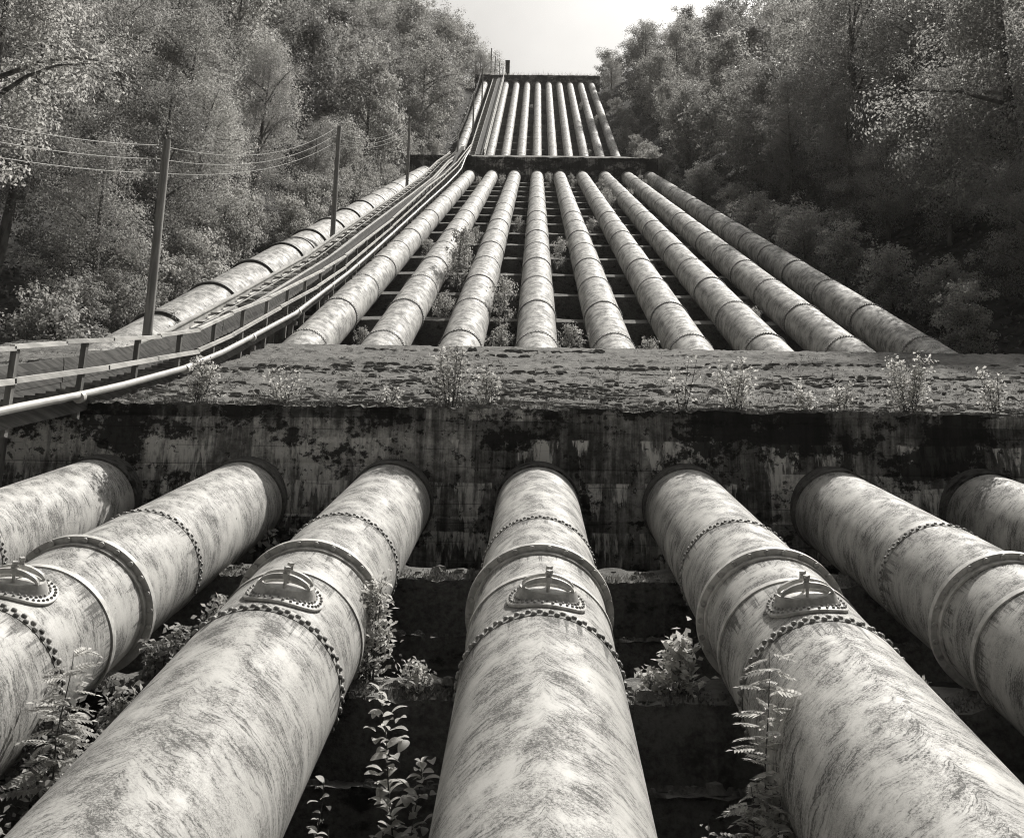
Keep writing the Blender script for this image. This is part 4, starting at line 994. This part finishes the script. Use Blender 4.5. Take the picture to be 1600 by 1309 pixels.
def leafy_plant(loc, h, nleaf, meshes, label, name, bend=(0.05, 0), seed=0, scale=1.0, top=0.0, tilt=(-0.25, 0.7)):
    g = random.Random(seed); t = thing(name, label, 'plant', loc); b = MB(); n = 8
    pts = [(bend[0] * h * q * q + 0.015 * math.sin(q * 9), bend[1] * h * q * q, h * q - 0.15 * (1 - q)) for q in [i / n for i in range(n + 1)]]
    b.tube(pts, [0.012 * (1 - 0.75 * i / n) for i in range(n + 1)], 6); link('stem', b.mesh('stem', M['stem'], 60), t)
    for i in range(nleaf):
        q = top + (1 - top) * (i + 0.5) / nleaf; j = min(n - 1, int(q * n)); f = q * n - j
        p = Vector(pts[j]).lerp(Vector(pts[j + 1]), f); o = link('leaf', g.choice(meshes), t, p, (g.uniform(*tilt), g.uniform(-.6, .6), i * 2.4 + g.uniform(-.9, .9)))
        if g.random() < 0.5: o.location = p + Vector((math.cos(i * 2.4) * 0.10, math.sin(i * 2.4) * 0.06, g.uniform(-.05, .05))) * scale
        s = scale * g.uniform(0.75, 1.15) * (1.05 - 0.35 * q); o.scale = (s, s, s)
    return t
BL = [big_leaf_mesh(0.18, 0.105), big_leaf_mesh(0.15, 0.095), big_leaf_mesh(0.20, 0.11)]; FR = [frond_mesh(0.40, 7), frond_mesh(0.33, 6)]
leafy_plant((-1.12, 9.75, -1.75), 1.62, 84, BL, 'broad-leaved plant standing between the middle and left front pipes at the bottom', 'broad_leaf_plant', (-0.12, 0), 1, 1.0, 0.12)
leafy_plant((-0.96, 9.6, -1.75), 1.05, 56, BL, 'shorter broad-leaved stem against the middle front pipe at the bottom', 'broad_leaf_plant', (0.06, 0), 2, 0.95, 0.15)
leafy_plant((-1.70, 9.2, -1.9), 1.05, 18, BL, 'slim pale stem near the slanting left front pipe at the bottom', 'broad_leaf_plant', (0.04, 0), 3, 0.72, 0.3)
leafy_plant((-1.55, 8.9, -1.9), 0.72, 18, BL, 'small pale sprout at the bottom left of the broad-leaved plant', 'broad_leaf_plant', (0.0, 0), 4, 0.75, 0.3)
leafy_plant((1.36, 8.7, -1.85), 0.80, 18, BL, 'little sprout right of the middle front pipe at the bottom edge', 'broad_leaf_plant', (0.03, 0), 5, 0.5, 0.3)
leafy_plant((1.93, 9.25, -2.0), 2.25, 50, FR, 'tall rowan plant with feathered leaves against the right front pipe', 'rowan_plant', (0.035, 0), 6, 0.85, 0.25, (-0.45, 0.35))
leafy_plant((1.97, 9.0, -2.0), 1.65, 52, FR, 'shorter rowan plant at the foot of the tall one', 'rowan_plant', (0.05, 0), 7, 1.0, 0.15, (-0.45, 0.35))
leafy_plant((1.78, 8.9, -2.0), 1.2, 40, FR, 'low rowan shoot left of the two rowan plants', 'rowan_plant', (-0.02, 0), 9, 0.9, 0.15, (-0.45, 0.35))
leafy_plant((-4.1, 9.7, -1.2), 1.35, 40, FR, 'rowan stem with feathered leaves among the bushes at the left edge', 'rowan_plant', (0.05, 0), 8, 0.9, 0.2, (-0.45, 0.35))

# ------------------------------------------------------------------ moss and grass
def tufts(pts, hmin, hmax, per, w, mat, name, seed):
    g = np.random.default_rng(seed); P = np.repeat(np.asarray(pts, float), per, axis=0); n = len(P)
    P[:, :2] += g.normal(size=(n, 2)) * w * 1.6; h = g.uniform(hmin, hmax, n)[:, None]
    a = g.uniform(0, 6.28, n); side = np.stack([np.cos(a), np.sin(a), np.zeros(n)], 1) * w * 0.5
    lean = g.normal(size=(n, 3)) * 0.45; lean[:, 2] = 1; tip = P + lean * h
    co = np.stack([P - side, P + side, tip + side * 0.3, tip - side * 0.3], 1)
    return quads_mesh(name, co, M[mat])
g = np.random.default_rng(4); pts = []
while len(pts) < 6500:
    x = g.uniform(-14, 12); v = g.beta(0.7, 2.6)
    y = B1_Y + 0.02 + (B1_YB - B1_Y - 0.3) * v
    if fbm(x * 1.6, y * 1.6, 30) + 0.25 * (1 - min(1, (y - B1_Y) / 1.2)) < 0.02: continue
    px, py, pz = b1_top((x - B1_X0) / (B1_X1 - B1_X0), ((y - B1_Y) / (B1_YB - B1_Y)) ** (1 / 1.35)); pts.append((px, py, pz - 0.01))
lumps = MB()
def lump(x, y, z, w, d, h, g):
    n = 7; V = [(x, y, z + h)]
    for q, (rr, hh) in enumerate(((0.6, 0.75), (1.0, 0.05))):
        for i in range(n):
            t = 2 * math.pi * i / n + 0.4 * q; k = rr * g.uniform(0.75, 1.2); V.append((x + w * k * math.cos(t), y + d * k * math.sin(t), z + h * hh - (0.03 if q else 0)))
    F = [(0, 1 + i, 1 + (i + 1) % n) for i in range(n)] + [(1 + i, 1 + n + i, 1 + n + (i + 1) % n, 1 + (i + 1) % n) for i in range(n)]
    lumps.add(V, F)
def topz(x, y): return b1_top((x - B1_X0) / (B1_X1 - B1_X0), ((y - B1_Y) / (B1_YB - B1_Y)) ** (1 / 1.35))[2]
for k in range(170):                                    # ragged rows of moss cushions along the ledges
    v = g.beta(0.65, 2.3); y0 = B1_Y + 0.06 + (B1_YB - B1_Y - 0.8) * v; x = g.uniform(-15, 13); L = int(g.integers(2, 34)); y = y0
    f = 1.0 + 0.05 * (y0 - B1_Y)
    for j in range(L):
        x += g.uniform(0.04, 0.26) * f; y = min(B1_YB - 0.4, max(B1_Y + 0.05, y + g.normal() * 0.035))
        if g.uniform() < 0.15: continue
        lump(x, y, topz(x, y) - 0.012, g.uniform(0.05, 0.2) * f, g.uniform(0.03, 0.08) * f, g.uniform(0.012, 0.075) * f, g)
for k in range(420):
    v = g.beta(0.5, 3.6); y = B1_Y + 0.04 + (B1_YB - B1_Y - 0.8) * v; x = g.uniform(-15, 13)
    lump(x, y, topz(x, y) - 0.012, g.uniform(0.03, 0.09), g.uniform(0.03, 0.06), g.uniform(0.015, 0.05), g)
me = lumps.mesh('moss_cushions', M['moss_lit_top']); tag(link('moss_cushions', me), kind='stuff')
tag(link('moss', tufts(pts, 0.01, 0.055, 6, 0.028, 'moss', 'moss', 5)), kind='stuff')
pts = []
for y in (15.98, 11.76, 7.54):
    for i in range(2600):
        x = g.uniform(-9, 9); d = g.uniform(0.0, 0.46); pts.append((x, y + d, ax(1, y) - 0.62 + d * 0.32))
stones = MB(); lumps_keep = lumps; lumps = stones
for y in (15.98, 11.76, 7.54):
    for (dy0, dy1, dz, cnt) in ((0.02, 0.5, -0.58, 240), (-0.5, -0.03, -1.42, 320), (-0.98, -0.55, -2.15, 320)):
        for i in range(cnt):
            d = g.uniform(dy0, dy1); w = g.uniform(0.02, 0.075) * (1.8 if g.uniform() < 0.08 else 1); lump(g.uniform(-8, 8), y + d, ax(1, y) + dz + (d * 0.38 if d > 0 else 0) - 0.01, w, w * g.uniform(0.6, 1), w * g.uniform(0.4, 0.9), g)
tag(link('ledge_rubble', stones.mesh('ledge_rubble', M['moss_lit_top'])), kind='stuff')
tag(link('ledge_moss', tufts(pts, 0.015, 0.07, 5, 0.035, 'moss', 'ledge_moss', 6)), kind='stuff')
pts = [(g.uniform(-15, 15.4), 243.4 + g.uniform(0, 3), 147.1) for i in range(900)]
tag(link('ridge_grass', tufts(pts, 0.3, 1.3, 3, 0.10, 'leaf_bush', 'ridge_grass', 7)), kind='stuff')

# ------------------------------------------------------------------ air
hz = bpy.data.materials.new('air'); hz.use_nodes = True; nt = hz.node_tree; nt.nodes.clear()
ho = nt.nodes.new('ShaderNodeOutputMaterial'); hv = nt.nodes.new('ShaderNodeVolumePrincipled')
hv.inputs['Color'].default_value = (0.9, 0.88, 0.85, 1); hv.inputs['Density'].default_value = 0.00012; hv.inputs['Anisotropy'].default_value = 0.2
nt.links.new(hv.outputs[0], ho.inputs['Volume'])
zs_all = [hill(x, y) for x in gx for y in gy]
b = MB(); b.box((-425, -245, min(zs_all) - 1.0), (425, 705, max(zs_all) + 25)); tag(link('haze', b.mesh('haze', hz)), kind='stuff')
